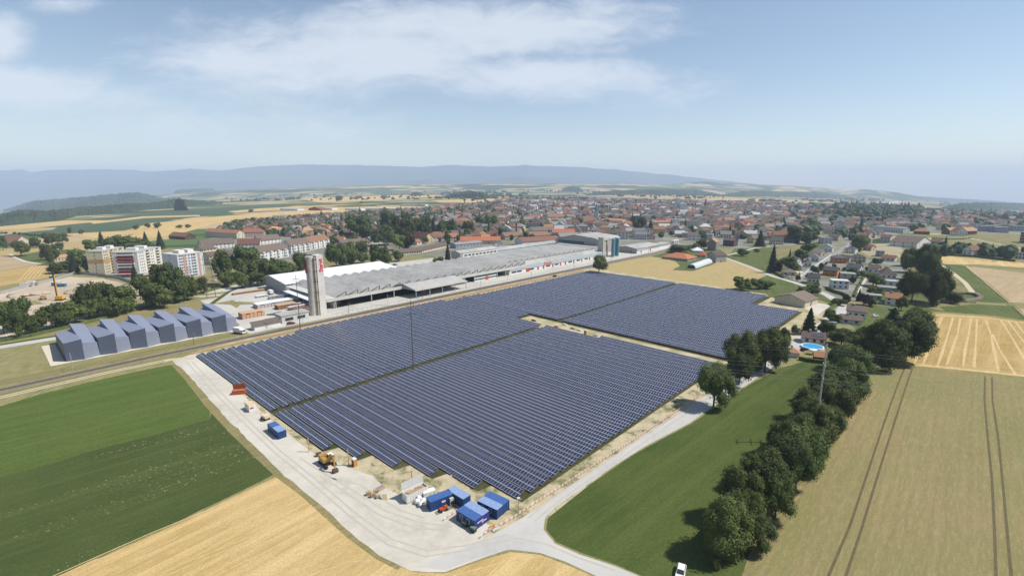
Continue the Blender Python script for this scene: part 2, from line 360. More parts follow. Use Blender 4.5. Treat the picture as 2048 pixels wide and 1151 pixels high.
P('road',[(940,1090),(1000,1061),(1040,1037),(1100,1001),(1200,930),(1300,865),(1400,799),(1470,750),(1570,690),(1625,655),(1680,612),(1700,622),(1660,650),(1600,697),(1500,765),(1412,822),(1380,845),(1290,892),(1230,930),(1165,975),(1112,1012),(1090,1035),(1087,1058),(1110,1086),(1160,1108),(1230,1131),(1290,1156),(1420,1210),(1330,1230),(1205,1157),(1130,1122),(1080,1105),(1020,1098),(960,1113),(890,1139),(840,1133),(870,1115)],ROAD,.034)
P('meadow',[(1092,1058),(1095,1037),(1116,1014),(1168,977),(1232,932),(1292,894),(1382,847),(1414,824),(1500,768),(1560,735),(1650,712),(1700,720),(1735,735),(1700,800),(1620,930),(1530,1080),(1490,1160),(1460,1300),(1420,1210),(1292,1154),(1232,1128),(1162,1104),(1113,1083)],MEAD,.010,jit=.2,seg=4)
P('wheat_field',[(1733,729),(1800,731),(1900,741),(2048,756),(2200,770),(2600,860),(2700,1300),(2000,1900),(1480,1400),(1505,1180),(1560,1050),(1640,890),(1690,800)],WHT2,.010,jit=.3,seg=4)
strip('verge',[(1745,722),(1705,775),(1660,850),(1610,935),(1560,1030),(1520,1120),(1490,1220)],[3,3.2,4,4.5,4.5,4.5,4.5],DRY2,.016)
P('stubble_field',[(1858,625),(1900,627),(1980,633),(2054,643),(2200,665),(2300,760),(2200,768),(2054,753),(1900,738),(1800,728),(1790,700),(1835,660)],GOLD2,.008,jit=.3,seg=4)
TOWN=M('gardens and lanes',(.115,.13,.055),(.20,.195,.13),.06,.95,True,(.27,.265,.25),.025,.42,.6)
P('town_ground',[(405,490),(440,462),(470,446),(560,437),(640,431),(760,423),(860,416),(1000,403),(1080,396),(1200,390),(1350,396),(1480,398),(1560,404),(1700,413),(1830,419),(2120,424),(2120,470),(1980,467),(1890,466),(1800,468),(1730,482),(1660,500),(1700,520),(1760,512),(1800,520),(1830,560),(1800,600),(1740,640),(1700,655),(1655,640),(1680,600),(1640,575),(1590,560),(1610,520),(1650,484),(1540,495),(1470,497),(1440,496),(1340,502),(1300,497),(1200,500),(1140,495),(1000,500),(905,515),(780,512),(640,510),(560,532),(470,545),(415,540)],TOWN,.003)
STRAW=M('loose straw',(.66,.51,.28),(.50,.36,.15),.5,.95,True)
for q in ([(1868,636),(1857,665),(1840,700),(1828,728)],[(1884,633),(1872,665),(1857,700),(1846,728)],[(1906,635),(1897,665),(1884,705),(1875,731)],[(1921,636),(1915,668),(1902,705),(1893,730)],[(1942,637),(1938,665),(1930,700),(1926,733)],[(1954,638),(1952,680),(1948,735)],[(1972,640),(1982,670),(1988,700),(1997,742)],[(2002,640),(2022,672),(2048,716),(2070,745)],[(2016,641),(2036,668),(2065,705)],[(2030,642),(2050,668),(2080,700)],[(1985,668),(2000,700),(2030,748)]):
    strip('straw_swath',[tuple(a) for a in q],[1.1,.6,1.2,.7,1.1][:len(q)],STRAW,.03)
strip('straw_swath',[(1810,727),(1900,735),(2048,751),(2200,766)],2.6,STRAW,.034)
strip('straw_swath',[(1855,629),(1960,634),(2054,646)],2.2,STRAW,.034)
for q in ([(90,1158),(300,1066),(470,996),(560,962)],[(300,1153),(412,1108),(511,1067),(624,1009)],[(318,1157),(425,1111),(520,1071),(630,1014)],[(520,1155),(600,1118),(690,1075)],[(420,1155),(520,1108),(610,1062),(655,1036)],[(180,1158),(350,1084),(500,1019),(585,978)],[(1080,1112),(1000,1125),(900,1152)],[(600,1157),(700,1122),(750,1120)]):
    strip('straw_line',q,.3,STRAW,.03)
TRK=M('crushed wheel track',(.10,.085,.04),(.15,.12,.06),.8,.95,True)
for q in ([(1810,734),(1795,770),(1770,840),(1740,930),(1700,1050),(1655,1155),(1600,1290)],[(1824,738),(1812,772),(1787,850),(1757,945),(1722,1060),(1690,1155),(1640,1290)],[(1970,753),(1969,800),(1975,870),(1984,960),(1989,1060),(1992,1155),(1995,1290)],[(1984,755),(1985,800),(1997,880),(2006,970),(2015,1070),(2023,1155),(2034,1290)],[(1940,545),(1975,565),(2010,595),(2045,625)]):
    strip('wheel_track',q,.55,TRK,.03)
P('meadow',[(1690,640),(1780,560),(1880,528),(1925,530),(1960,562),(2010,603),(2052,640),(1980,630),(1900,624),(1858,622),(1830,665),(1760,700)],GRS,.006,jit=.4,seg=8)
P('dry_grass',[(1895,545),(1925,560),(1950,582),(1945,588),(1890,583),(1885,560)],DRY,.012,jit=.4,seg=8)
strip('dirt_track',[(1878,527),(1905,545),(1930,565),(1948,588)],3.5,DIRT,.03)
P('harrowed_field',[(1925,530),(2048,546),(2300,575),(2300,690),(2054,640),(2012,603),(1962,562)],TAN,.014)
strip('grass_margin',[(1865,529),(1960,533),(2100,541),(2300,552)],3.0,GRS,.04)
strip('grass_margin',[(1927,531),(1964,562),(2013,603),(2054,640)],1.6,MEAD,.04)
P('stubble_field',[(1850,515),(1900,513),(2048,526),(2300,545),(2300,553),(2048,535),(1960,529),(1850,527)],GOLD,.010)
P('dry_grass',[(1880,500),(1870,480),(1960,466),(2048,468),(2300,470),(2300,545),(2048,522),(1960,512)],DRY,.004)
strip('footpath',[(1930,474),(1975,484),(2048,498),(2100,508)],3,GRAV,.06)
P('wheat_field',[(1180,538),(1212,530),(1262,519),(1303,513),(1326,516),(1350,522),(1360,531),(1345,540),(1385,542),(1425,529),(1450,515),(1462,518),(1500,533),(1536,549),(1500,566),(1460,580),(1400,571),(1290,555)],WHEAT,.008,jit=.5,seg=10)
P('meadow',[(1300,513),(1340,503),(1440,498),(1452,515),(1425,529),(1385,542),(1345,540),(1360,531),(1350,522),(1326,516)],GRS,.006)
P('meadow',[(1455,580),(1500,566),(1538,549),(1575,556),(1615,566),(1650,585),(1674,603),(1668,610),(1640,600),(1600,595),(1530,600),(1522,590)],GRS,.012,jit=.3,seg=6)
P('meadow',[(1444,514),(1462,505),(1470,497),(1540,495),(1570,492),(1640,484),(1650,490),(1615,510),(1590,530),(1560,545),(1540,546),(1500,530)],GRS,.008)
P('dry_grass',[(1550,500),(1560,493),(1620,487),(1590,500),(1560,520),(1548,515)],DRY,.02)
P('dry_grass',[(1725,488),(1800,486),(1805,500),(1800,515),(1740,512),(1715,500)],M('stripped plot',(.40,.33,.22),(.3,.27,.16),.05,.95,True),.008)
strip('road',[(1443,513),(1475,524),(1510,538),(1545,552),(1590,565),(1625,577),(1655,590),(1676,603),(1690,618)],[4,4,4,4.5,5,5.5,6,6,7],ROAD,.05)
strip('road',[(1592,563),(1608,548),(1640,527),(1672,508),(1695,493),(1708,480)],6.5,ASPH,.055)
strip('footpath',[(1715,585),(1722,570),(1735,550),(1745,535),(1748,520)],3,GRAV,.05)
strip('footpath',[(1443,513),(1475,505),(1510,496),(1540,492)],3,GRAV,.05)
P('concrete_forecourt',[(1611,616),(1625,604),(1665,610),(1645,622),(1635,632)],GRAV,.03)
# railway, yard -------------------------------------------------------
P('factory_yard',[S(a,b)[:2] for a,b in ((-277,78),(-277,545),(-288,640),(-300,645),(-330,560),(-420,430),(-430,140),(-415,100),(-330,96),(-300,95))],CONC,.006,True)
P('factory_apron',[S(a,b)[:2] for a,b in ((-278,140),(-278,470),(-284,470),(-284,140))],M('worn concrete strip',(.62,.60,.55),(.54,.52,.47),.2,.9,True),.012,True)
def sp(l): return [S(a,b)[:2] for a,b in l]
strip('rail_ballast',sp([(-266.5,-60),(-269,0),(-271.5,50),(-271,100),(-272,160),(-272.5,300),(-272,420),(-272,520),(-277,640),(-290,800)]),[4.6,4.6,4.6,5,7,8,8,8,8,8],BALL,.03,True)
strip('cable_trench_soil',sp([(-264,60),(-265,100),(-265,200),(-264.5,300),(-263,378)]),[1.5,2.6,3,3.2,3.4],RUST,.045,True)
strip('verge',sp([(-262.4,60),(-262.8,100),(-262.8,200),(-262,300),(-260.5,375)]),1.1,DRY,.05,True)
strip('verge',sp([(-277,-40),(-279,20),(-281,60),(-281.5,92)]),8,DRY,.02,True)
strip('track_grass',sp([(-260,-60),(-263,0),(-265,40),(-266,60)]),3,DRY,.034,True)
strip('dirt_track',sp([(-255,-70),(-259.5,0),(-262,30),(-261,52),(-256,60)]),3.4,DIRT,.04,True)
strip('grass_margin',sp([(-255,-70),(-259.5,0),(-262,30),(-261,50)]),.9,DRY,.055,True)
STEEL=M('worn rail steel',(.16,.10,.08),(.12,.08,.065),1,.5,metal=.4)
def railline(offs):
    mb=MB(); ks=[(-266.5,-60),(-269,0),(-271.5,50),(-271,100),(-272,160),(-272.5,300),(-272,420),(-272,520),(-277,640)]
    for o2 in (-.72,.72):
        for (a,b),(a2,b2) in zip(ks,ks[1:]):
            p=S(a+offs+o2,b,.06);q=S(a2+offs+o2,b2,.06); d=(q-p).normalized(); n=Vector((-d.y,d.x,0))*.055
            mb.hexa([p-n,p+n,q+n,q-n]+[w+Vector((0,0,.17)) for w in (p-n,p+n,q+n,q-n)])
    o=mb.ob('rail',STEEL); return o
r1=root('railway_track',S(-271,100),0,'railway track on dark ballast running past the solar field','railway track')
o=railline(0); o.parent=r1; o.location=-r1.location
mb=MB()
for i in range(720):
    b=-55+i*.95; a=(-266.5-(b+60)*.0417 if b<0 else (-269-b*.05 if b<50 else (-271.5 if b<100 else -272)))
    if b>520: a=-272-(b-520)*.0417
    p=S(a,b,.045); d=EV; n=EU
    mb.hexa([p-n*1.2-d*.12,p+n*1.2-d*.12,p+n*1.2+d*.12,p-n*1.2+d*.12]+[w+Vector((0,0,.06)) for w in (p-n*1.2-d*.12,p+n*1.2-d*.12,p+n*1.2+d*.12,p-n*1.2+d*.12)])
s_=mb.ob('sleeper',M('sleeper timber',(.12,.09,.07),(.09,.07,.06),1)); s_['kind']='stuff'; s_.parent=r1; s_.location=-r1.location
# roads west of the works
strip('road',sp([(-345,-60),(-343,0),(-341,40),(-345,90),(-352,100),(-395,118),(-425,150),(-432,230),(-425,330),(-420,420)]),7,ROAD,.03,True)
strip('hedge_bank',sp([(-350,-60),(-348,0),(-347,40),(-351,90),(-402,122),(-432,152)]),3.5,MEAD,.05,True)
P('dry_grass',sp([(-352,-80),(-352,90),(-402,125),(-440,155),(-445,330),(-520,330),(-520,120),(-460,60),(-400,0),(-380,-80)]),DRY2,.004,True)
P('building_site',[(-150,602),(-20,588),(60,570),(140,553),(205,556),(270,572),(290,590),(240,612),(150,640),(60,662),(-60,690),(-150,700)],SITE,.012,jit=1,seg=12)
P('stubble_field',[(-120,562),(0,542),(60,533),(102,530),(104,552),(60,562),(-20,575),(-120,590)],GOLD2,.008)
for i in range(6):
    strip('straw_swath',[(52+i*9.5-14,561-i*1.8),(60+i*8.6-8,546-i*1.2),(66+i*7.4,532-i*.2)],.9,STRAW,.05)
P('harrowed_field',[(-120,520),(0,512),(30,515),(60,524),(95,529),(60,532),(0,541),(-120,560)],TAN,.006)
P('meadow',[(28,512),(100,500),(160,498),(175,505),(150,520),(100,527),(70,524),(45,519)],GRS,.006)
strip('footpath',[(20,508),(30,515),(50,523),(75,527),(98,529)],3,GRAV,.1)
P('wheat_field',[(-120,500),(0,497),(90,493),(170,480),(210,474),(300,470),(330,478),(180,500),(100,500),(20,510),(-120,520)],WHEAT,.002)
P('wheat_field',[(130,470),(250,462),(300,447),(400,436),(512,427),(600,422),(760,414),(700,424),(600,432),(500,442),(430,448),(350,470),(300,475),(200,477)],GOLD,.01)
P('meadow',[(-60,468),(0,458),(130,443),(200,436),(300,426),(400,417),(500,411),(620,406),(560,416),(470,426),(400,433),(300,446),(250,461),(130,467),(0,476)],M('green crop far',(.07,.105,.045),(.055,.09,.035),.01,.9,True),.006)
P('stubble_field',[(180,445),(285,433),(400,430),(400,433),(290,436.5),(187,448)],GOLD,.3)
P('stubble_field',[(-40,466),(0,462),(60,456),(115,455),(105,460),(60,464),(0,471),(-60,478)],WHEAT,.3)
P('stubble_field',[(-40,456),(0,453),(130,441),(222,441),(80,455),(0,461)],GOLD,.2)
P('stubble_field',[(455,423),(520,417),(640,411),(720,408),(640,414),(560,420),(470,426)],GOLD,.4)
P('stubble_field',[(600,398),(760,391),(880,390),(885,393),(760,401),(640,406)],GOLD,.3)
P('stubble_field',[(860,402),(960,397),(1010,399),(1010,405),(940,406),(880,405)],GOLD,.3)
P('meadow',[(560,408),(640,405),(720,409),(760,412),(700,414),(600,411)],GRS,.35)
P('stubble_field',[(512,386),(640,383),(640,388),(560,393),(512,394)],WHEAT,.3)
P('stubble_field',[(1180,391),(1330,389),(1480,395),(1600,399),(1600,402),(1440,402),(1300,398)],WHEAT,.3)
P('stubble_field',[(1400,398),(1560,401),(1640,404),(1620,408),(1480,405)],GOLD,.4)
# ---------------------------------------------------------------- solar park
def panelmat():
    m,t,b=nt('solar glass'); v=pos(t,False); s=nd(t,'ShaderNodeSeparateXYZ'); t.links.new(v,s.inputs[0]); x,y=s.outputs[0],s.outputs[1]
    fx=mth(t,'FRACT',x); fy=mth(t,'FRACT',mth(t,'DIVIDE',y,1.55))
    ex=mth(t,'MINIMUM',fx,mth(t,'SUBTRACT',1.,fx)); ey=mth(t,'MULTIPLY',mth(t,'MINIMUM',fy,mth(t,'SUBTRACT',1.,fy)),1.55)
    fr=mth(t,'MAXIMUM',mth(t,'LESS_THAN',ex,.04),mth(t,'LESS_THAN',ey,.075))
    cbx=nd(t,'ShaderNodeCombineXYZ'); t.links.new(mth(t,'FLOOR',x),cbx.inputs[0]); t.links.new(mth(t,'FLOOR',mth(t,'DIVIDE',y,1.55)),cbx.inputs[1])
    t.links.new(mth(t,'MULTIPLY',nd(t,'ShaderNodeObjectInfo').outputs['Random'],97.),cbx.inputs[2])
    wn=nd(t,'ShaderNodeTexWhiteNoise'); t.links.new(cbx.outputs[0],wn.inputs['Vector'])
    c=mixc(t,wn.outputs['Value'],(.013,.020,.056),(.028,.034,.072)); c=mixc(t,mth(t,'MULTIPLY',mth(t,'GREATER_THAN',wn.outputs['Value'],.86),.6),c,(.045,.036,.06))
    # fine cell grid
    gx=mth(t,'FRACT',mth(t,'MULTIPLY',x,6.)); c=mixc(t,mth(t,'MULTIPLY',mth(t,'LESS_THAN',gx,.07),.35),c,(.2,.22,.3))
    c=mixc(t,fr,c,(.43,.45,.49)); t.links.new(c,b.inputs['Base Color'])
    b.inputs['Specular IOR Level'].default_value=.5; t.links.new(mth(t,'MULTIPLY_ADD',fr,.25,.22),b.inputs['Roughness']); return m
PM=panelmat(); ALU=M('galvanised steel',(.42,.43,.44),(.34,.35,.36),2,.45,metal=.5); BACK=M('panel back sheet',(.10,.10,.11),(.08,.08,.09),1)
PITCH=4.4; TLT=math.radians(15); PMESH={}
def pmesh(L):
    L=int(L)
    if L in PMESH: return PMESH[L]
    mb=MB().box(0,L,0,3.1,-.05,0,1,top=0); g=mb.mesh('panel_table',[PM,BACK])
    fr=MB()
    for y_,z_ in ((.55,.26+.55*math.tan(TLT)),(2.5,.26+2.5*math.tan(TLT))): fr.box(.2,L-.2,y_-.05,y_+.05,z_-.12,z_-.02)
    x=1.5
    while x<L: fr.box(x-.06,x+.06,.5,.6,-.9,.36); fr.box(x-.06,x+.06,2.45,2.55,-.9,.86); fr.tube((x,.55,.35),(x,2.5,.85),.04,n=4,cap=False); x+=3.
    PMESH[L]=(g,fr.mesh('support_frame',[ALU])); return PMESH[L]
ROWYAW=math.atan2(EU.y,EU.x)
def solrow(a0,a1,b,label,group):
    L=int(a1-a0); g,f=pmesh(L); e=root('solar_panel_row',S(a0,b),ROWYAW,label,'solar panels',group)
    link('panel_table',g,e,(0,0,.44),(TLT,0,0)); link('support_frame',f,e); return e
ends=[-134,-122.5,-110.5,-99.5,-87,-76]
for k in range(72):
    b=61.4+PITCH*k
    aL=-257.5 + (1.5 if k>40 else 0)- (5 if 10<k<34 else 0)+ (0 if k<=40 else (k-40)*.02); aR=ends[k] if k<6 else -75
    if k<33: nm='front field'
    Lr=('left of the aisle','right of the aisle')
    if k<34:
        solrow(aL,-171.6,b,'dark solar panel row %s, %s back from the front yard'%(Lr[0],ordw(k)),'solar panel rows of the front field')
        solrow(-169.2,aR,b,'dark solar panel row %s, %s back from the front yard'%(Lr[1],ordw(k)),'solar panel rows of the front field')
    elif k<37:
        solrow(aL,-193,b,'short solar panel row ending left of the sandy work strip, %s of three'%ordw(k-34),'short solar panel rows beside the work strip')
        if k==34: solrow(-136,-75,b,'short solar panel row along the path right of the sandy work strip','short solar panel rows beside the work strip')
    else:
        if k>63: aR=-104
        zz=.5 if k==37 else 0
        e37=solrow(aL,-171.6,b,'solar panel row %s, %s row beyond the sandy work strip'%(Lr[0],ordw(k-37)),'solar panel rows of the rear field')
        e38=solrow(-169.2,aR,b,'solar panel row %s, %s row beyond the sandy work strip'%(Lr[1],ordw(k-37)),'solar panel rows of the rear field')
        e37.location.z+=zz; e38.location.z+=zz
GT=M('weeds',(.10,.13,.04),(.16,.16,.07),.5,.95,True)
# shade-darkened grass under and between the rows
PWS=M('patchy weedy soil',(.52,.44,.30),(.13,.15,.055),.16,.95,True,(.44,.38,.24),.5,.47,.56)
P('patchy_soil',sp([(-257,57),(-136,55),(-118,57),(-100,62),(-84,68),(-66,72),(-66,86),(-257,86)]),PWS,.020,True)
P('patchy_soil',sp([(-76,86),(-66,86),(-69,206),(-76,206)]),PWS,.0205,True)
UG=crop('shade-dark weeds under panels',(.060,.064,.026),(.08,.078,.035),(.12,.11,.055),.7,4.,1.2,.09,.5)  # weed colour darkened to paint in the shade under the rows
P('row_shade_grass',sp([(-257,61),(-134,61),(-133,65.5),(-122,65.5),(-121.5,70),(-110,70),(-109,74.5),(-99,74.5),(-98,79),(-86,79),(-85,83.5),(-74.5,83.5),(-74.5,206),(-192,206),(-258,206)]),UG,.027,True)
P('row_shade_grass',sp([(-258,206),(-192,206),(-192,222),(-73.5,222),(-73.5,345),(-101,345),(-101,378),(-257,378)]),UG,.0275,True)
P('gravel_strip',sp([(-188,207.5),(-150,208),(-120,210.5),(-74,214),(-74,219),(-120,219.5),(-137,222),(-165,221),(-190,219)]),SAND,.036,True)
# ---------------------------------------------------------------- zigzag clad hall
SLATE_SHD=ribbed('shade-tone blue-grey fibre cement',(.105,.125,.18),(.075,.09,.135),1.1,'Z',.55); SLATE2=M('pale fibre cement roof',(.25,.28,.37),(.21,.235,.32),5.,.6); SLATE_SUN=ribbed('sunlit-tone fibre cement wall',(.22,.245,.32),(.165,.185,.25),1.1,'Z',.55); TRIM=M('zinc trim',(.5,.5,.5),None,2,.5)  # one blue-grey cladding; wall tones paint in its shaded and sunlit faces
BRN=M('dark timber wall',(.12,.09,.07),(.08,.06,.05),.8)
e=root('zigzag_hall',S(-292,19.5),YAW,'long blue-grey hall of alternating wedge blocks beside the railway','hall')
x=0.
for i in range(6):
    mb=MB(); w=6.1; z0,z1=8.4,9.6
    mb.hexa([(x,0,0),(x+w+.05,-1.9,0),(x+w,38,0),(x+.2,38,0),(x,0,z0),(x+w+.05,-1.9,z1),(x+w,38,6.2),(x+.2,38,5.4)]); mb.m[-5]=1
    mb.ob('wedge_block',[SLATE_SHD,SLATE2],e)
    x+=w+.06; w=5.35
    mb=MB(); mb.hexa([(x,-1.85,0),(x+w+.4,0,0),(x+w,38,0),(x,38,0),(x,-1.85,7.8),(x+w,0,6.5),(x+w+.3,37.6,8.0),(x,38,9.2)]); mb.m[-5]=1
    mb.ob('wedge_block',[SLATE_SUN,SLATE2],e)
    x+=w+.42
L_=x
P('footing_strip',sp([(-289.5,14),(-289,93),(-291.5,93),(-292.5,19),(-330,19),(-330,14)]),M('pale footing gravel',(.66,.60,.48),(.6,.54,.42),1,.9,True),.03,True)
# ---------------------------------------------------------------- glassworks-like long factory (site grid)
LG=M('weathered concrete',(.43,.42,.40),(.33,.325,.31),.5,.85); PG=M('pale render',(.62,.61,.57),(.52,.51,.48),.4,.8); WH=M('white render',(.80,.79,.76),(.70,.69,.66),.5,.75)
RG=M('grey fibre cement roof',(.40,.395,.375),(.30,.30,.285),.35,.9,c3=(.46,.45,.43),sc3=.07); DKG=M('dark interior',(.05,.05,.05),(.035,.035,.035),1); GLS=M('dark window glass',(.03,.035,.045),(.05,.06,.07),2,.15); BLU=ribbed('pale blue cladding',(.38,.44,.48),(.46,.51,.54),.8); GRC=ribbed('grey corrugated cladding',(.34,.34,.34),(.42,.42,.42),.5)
RED=M('red paint',(.52,.09,.045),(.42,.07,.04),2,.6); TEAL=M('teal steel',(.14,.29,.36),(.11,.24,.31),1,.4); WSH=M('white roof sheet',(.80,.82,.84),(.74,.76,.78),.3,.5); DGR=M('green-black glazing',(.06,.09,.09),(.08,.12,.12),2,.25)
def saw(mb,x0,x1,n,ze,zp,d,y0=0.):
    w=(x1-x0)/n
    for i in range(n):
        a=x0+i*w
        mb.exty([(a,ze),(a+w,ze),(a+w*.97,zp),(a+w*.92,zp)],y0,y0+d,0)
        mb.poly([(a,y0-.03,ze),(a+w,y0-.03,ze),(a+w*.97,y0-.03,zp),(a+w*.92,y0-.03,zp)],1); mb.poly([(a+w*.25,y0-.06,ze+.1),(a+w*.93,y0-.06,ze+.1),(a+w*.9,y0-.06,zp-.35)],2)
e=root('factory_hall',S(-296,151),YAW,'long grey sawtooth-roofed factory hall with open bays along the railway','factory')
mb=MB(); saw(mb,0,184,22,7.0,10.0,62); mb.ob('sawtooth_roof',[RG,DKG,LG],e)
mb=MB().box(-6,184,-.6,.2,4.9,7.02); mb.box(-6,0,.2,60,6.8,7.02); mb.ob('fascia',PG,e)
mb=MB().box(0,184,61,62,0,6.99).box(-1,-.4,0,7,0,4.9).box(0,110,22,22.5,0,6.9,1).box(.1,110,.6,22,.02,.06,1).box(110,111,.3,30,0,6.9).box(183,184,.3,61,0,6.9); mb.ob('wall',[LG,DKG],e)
mb=MB()
for x in (0,26,44,98,110.5,121,147.5,158): mb.box(x,x+.6,-.3,.4,0,4.9)
mb.ob('pillar',LG,e)
mb=MB().box(121.6,147,0,.5,3.1,4.8,1).box(121.6,147,0,.5,0,.9,0).box(121.6,147,0,.4,.9,2.2,1).box(121.6,147,-.05,.5,2.2,3.1,0); mb.ob('glazed_front',[WH,DGR],e)
MB().box(134,137.5,-.12,-.05,0,2.9).ob('door',RED,e)
MB().box(45,101,-.45,0.,7.6,8.6).ob('window_strip',DGR,e)
# canopy
e=root('loading_canopy',S(-296.3,202.5),YAW,'grey lean-to canopy roof on pale posts in front of the sawtooth hall','canopy')
mb=MB().hexa([(0,-16,5.6),(48,-16,5.6),(48,0,8.2),(0,0,8.2),(0,-16,6.0),(48,-16,6.0),(48,0,8.6),(0,0,8.6)]); mb.ob('roof',RG,e)
MB().box(-.2,48.2,-16.15,-16.0,5.3,6.1).ob('gutter_edge',PG,e)
for x in (.6,12.5,24,36,47): MB().box(x,x+.35,-15.6,-15.2,0,5.7).ob('post',BLU,e)
MB().poly([(0,-16,5.7),(0,0,5.2),(0,0,8.2)]).ob('gable_panel',LG,e)
# right part
e=root('factory_wing',S(-296,314),YAW,'long factory wing with pale blue band, white base and red doors','factory')
mb=MB(); saw(mb,2,140,17,8.6,10.8,50,8); mb.ob('sawtooth_roof',[RG,DKG,LG],e)
mb=MB().hexa([(0,0,6.4),(140,0,6.4),(140,8,8.6),(0,8,8.6),(0,0,6.5),(140,0,6.5),(140,8,8.7),(0,8,8.7)]).box(0,140,8,8.2,6.5,8.6); mb.ob('sloping_roof',RG,e)
MB().box(0,157,-.4,0,3.4,6.4).ob('cladding_band',BLU,e)
MB().box(0,157,0,57,0,6.35).ob('wall',[WH],e)
MB().box(140,157,0,14,6.4,6.7).ob('flat_roof',RG,e)
for x in (22,38,46,60,72,80,94,108,122,136): MB().box(x,x+(5 if x==22 else 2.2),-.1,0,0,3.0).ob('door',RED,e)
for x in (3,10,27,51,64,86,100,114): MB().box(x,x+6,-.08,0,1.2,2.6).ob('window',GLS,e)
def text(s,size,mat,parent,loc,rot,name='lettering',ext=.04):
    cu=bpy.data.curves.new(name,'FONT'); cu.body=s; cu.size=size; cu.extrude=ext; cu.resolution_u=3; cu.offset=size*.015
    o=bpy.data.objects.new('tmp',cu); C.objects.link(o); dg=bpy.context.evaluated_depsgraph_get(); me=bpy.data.meshes.new_from_object(o.evaluated_get(dg)); bpy.data.objects.remove(o)
    me.materials.clear(); me.materials.append(mat); return link(name,me,parent,loc,rot)
ORG=M('orange red lettering',(.70,.16,.06),None,2,.5); LRED=M('red lettering',(.68,.02,.03),None,2,.5)
text('Eternit',4.2,ORG,e,(47,-.5,3.5),(math.pi/2,0,0))
# white-roofed warehouse
e=root('warehouse',S(-360,147),YAW,'warehouse with bright white roof behind the sawtooth hall','warehouse')
MB().extx([(0,0),(0,7.2),(28,10.2),(36,9.0),(36,0)],0,96).ob('wall',GRC,e)
MB().extx([(-.5,7.35),(28,10.4),(36.5,9.1),(36.5,9.5),(28,10.8),(-.5,7.75)],-.4,96.4).ob('roof',WSH,e)
# tower
e=root('silo_tower',S(-288,133.5),YAW+.02,'tall weathered concrete silo tower with red vertical lettering','tower')
e.scale=(1.2,1.2,1)
STN=M('rust streaked concrete',(.60,.58,.53),(.50,.48,.44),.25,.85,c3=(.44,.38,.31),sc3=.4)
MB().box(2.5,6.0,-.8,3.9,0,36.5).ob('stair_shaft',M('pale tower concrete',(.72,.70,.65),(.62,.60,.56),.4,.85),e)
MB().tube((.2,1.8,0),(.2,1.8,36),1.95,n=24).ob('silo_cylinder',STN,e,smooth=False)
MB().tube((2.0,0.2,0),(2.0,.2,35.2),1.15,n=16).ob('silo_cylinder',STN,e)
mb=MB()
for x,y in ((1.1,-.85),(2.25,-1.05)): mb.tube((x,y,0),(x,y,35.6),.13,n=5)
for z in (8,14,20.5,27,34): mb.tube((2.0,.2,z),(2.0,.2,z+.3),1.24,n=16)
mb.ob('pipe',M('rusty pipe',(.17,.10,.07),(.12,.07,.05),.8),e)
mb=MB()
for x,y in ((-1.8,0),(-1.8,3.6),(2.4,3.8),(6.1,4.0),(6.1,-.9),(2.4,-.9)): mb.box(x-.04,x+.04,y-.04,y+.04,36,37.6)
mb.box(-1.8,2.4,-.03,.03,37.5,37.6).box(2.4,6.1,-.93,-.87,37.5,37.6).box(6.07,6.13,-.9,4.0,37.5,37.6); mb.ob('railing',ALU,e)
text('Eternit',2.9,LRED,e,(5.5,-.84,26.4),(math.pi/2,-math.pi/2,0),ext=.08)
MB().box(-1.95,-1.75,1.1,2.6,26,34).ob('side_sign',M('dark red sign',(.25,.02,.03),None,1),e)
# grey works hall, frame and tanks at the far end
e=root('works_hall',S(-316,470),YAW,'tall pale grey works hall with folded roof above the sawtooth roofs','factory')
MB().extx([(0,0),(0,15),(4,17),(34,19),(62,13),(62,0)],14,60).ob('wall',LG,e)
MB().extx([(-.5,15.1),(4,17.2),(34,19.3),(62.6,13.2),(62.6,13.6),(34,19.7),(4,17.6),(-.5,15.5)],13.5,60.5).ob('roof',RG,e)
MB().box(13.7,14,20,58,9.5,12.5).ob('window_strip',DGR,e)
MB().box(0,14,0,52,0,9).ob('lower_annex',LG,e)
e=root('silo_frame_tower',S(-295,461),YAW,'open concrete frame tower around a stained silo beside the teal tanks','tower')
CT=M('cream concrete',(.56,.53,.46),(.46,.44,.38),.5,.85)
mb=MB().box(0,2.4,0,7,0,22).box(8.2,9.6,0,7,0,21).box(2.4,8.2,0,7,18.6,21).box(2.4,9.6,6.6,7,0,18.6); mb.ob('frame',CT,e)
MB().tube((5.4,2.9,0),(5.4,2.9,17.6),2.4,n=18).ob('silo',STN,e)
for i,(a,b) in enumerate(((-291,474.5),(-293.5,479.5),(-291.5,484.5),(-296,487))):
    e=root('storage_tank',S(a,b),0,['teal storage silo nearest the concrete frame tower','second teal storage silo in the row beside the frame tower','third teal storage silo, right of centre in the teal row','rearmost teal storage silo at the right end of the teal row'][i],'silo','teal storage silos')
    MB().tube((0,0,0),(0,0,19.5),1.75,n=20).tube((0,0,19.5),(0,0,20.4),1.75,.5,n=20).ob('shell',TEAL,e,smooth=False)
    MB().box(-1.9,-1.8,-.3,.3,0,20).ob('ladder',ALU,e)
e=root('storage_tank',G(1128,496),0,'single teal tank with white top behind the sawtooth roofs','silo')
MB().tube((0,0,0),(0,0,11),2.9,n=20).ob('shell',TEAL,e); MB().tube((0,0,11),(0,0,13.5),2.7,n=20).ob('top_ring',WH,e)
e=root('factory_shed',S(-285,516),YAW,'low grey shed with red doors beyond the teal silos','factory')
MB().extx([(0,0),(0,5.4),(14,7.6),(28,5.4),(28,0)],0,54).ob('wall',LG,e); MB().extx([(-.5,5.45),(14,7.75),(28.5,5.45),(28.5,5.75),(14,8.05),(-.5,5.75)],-.5,54.5).ob('roof',RG,e)
MB().box(0,54,-.15,0,0,2.6).ob('white_base',WH,e)
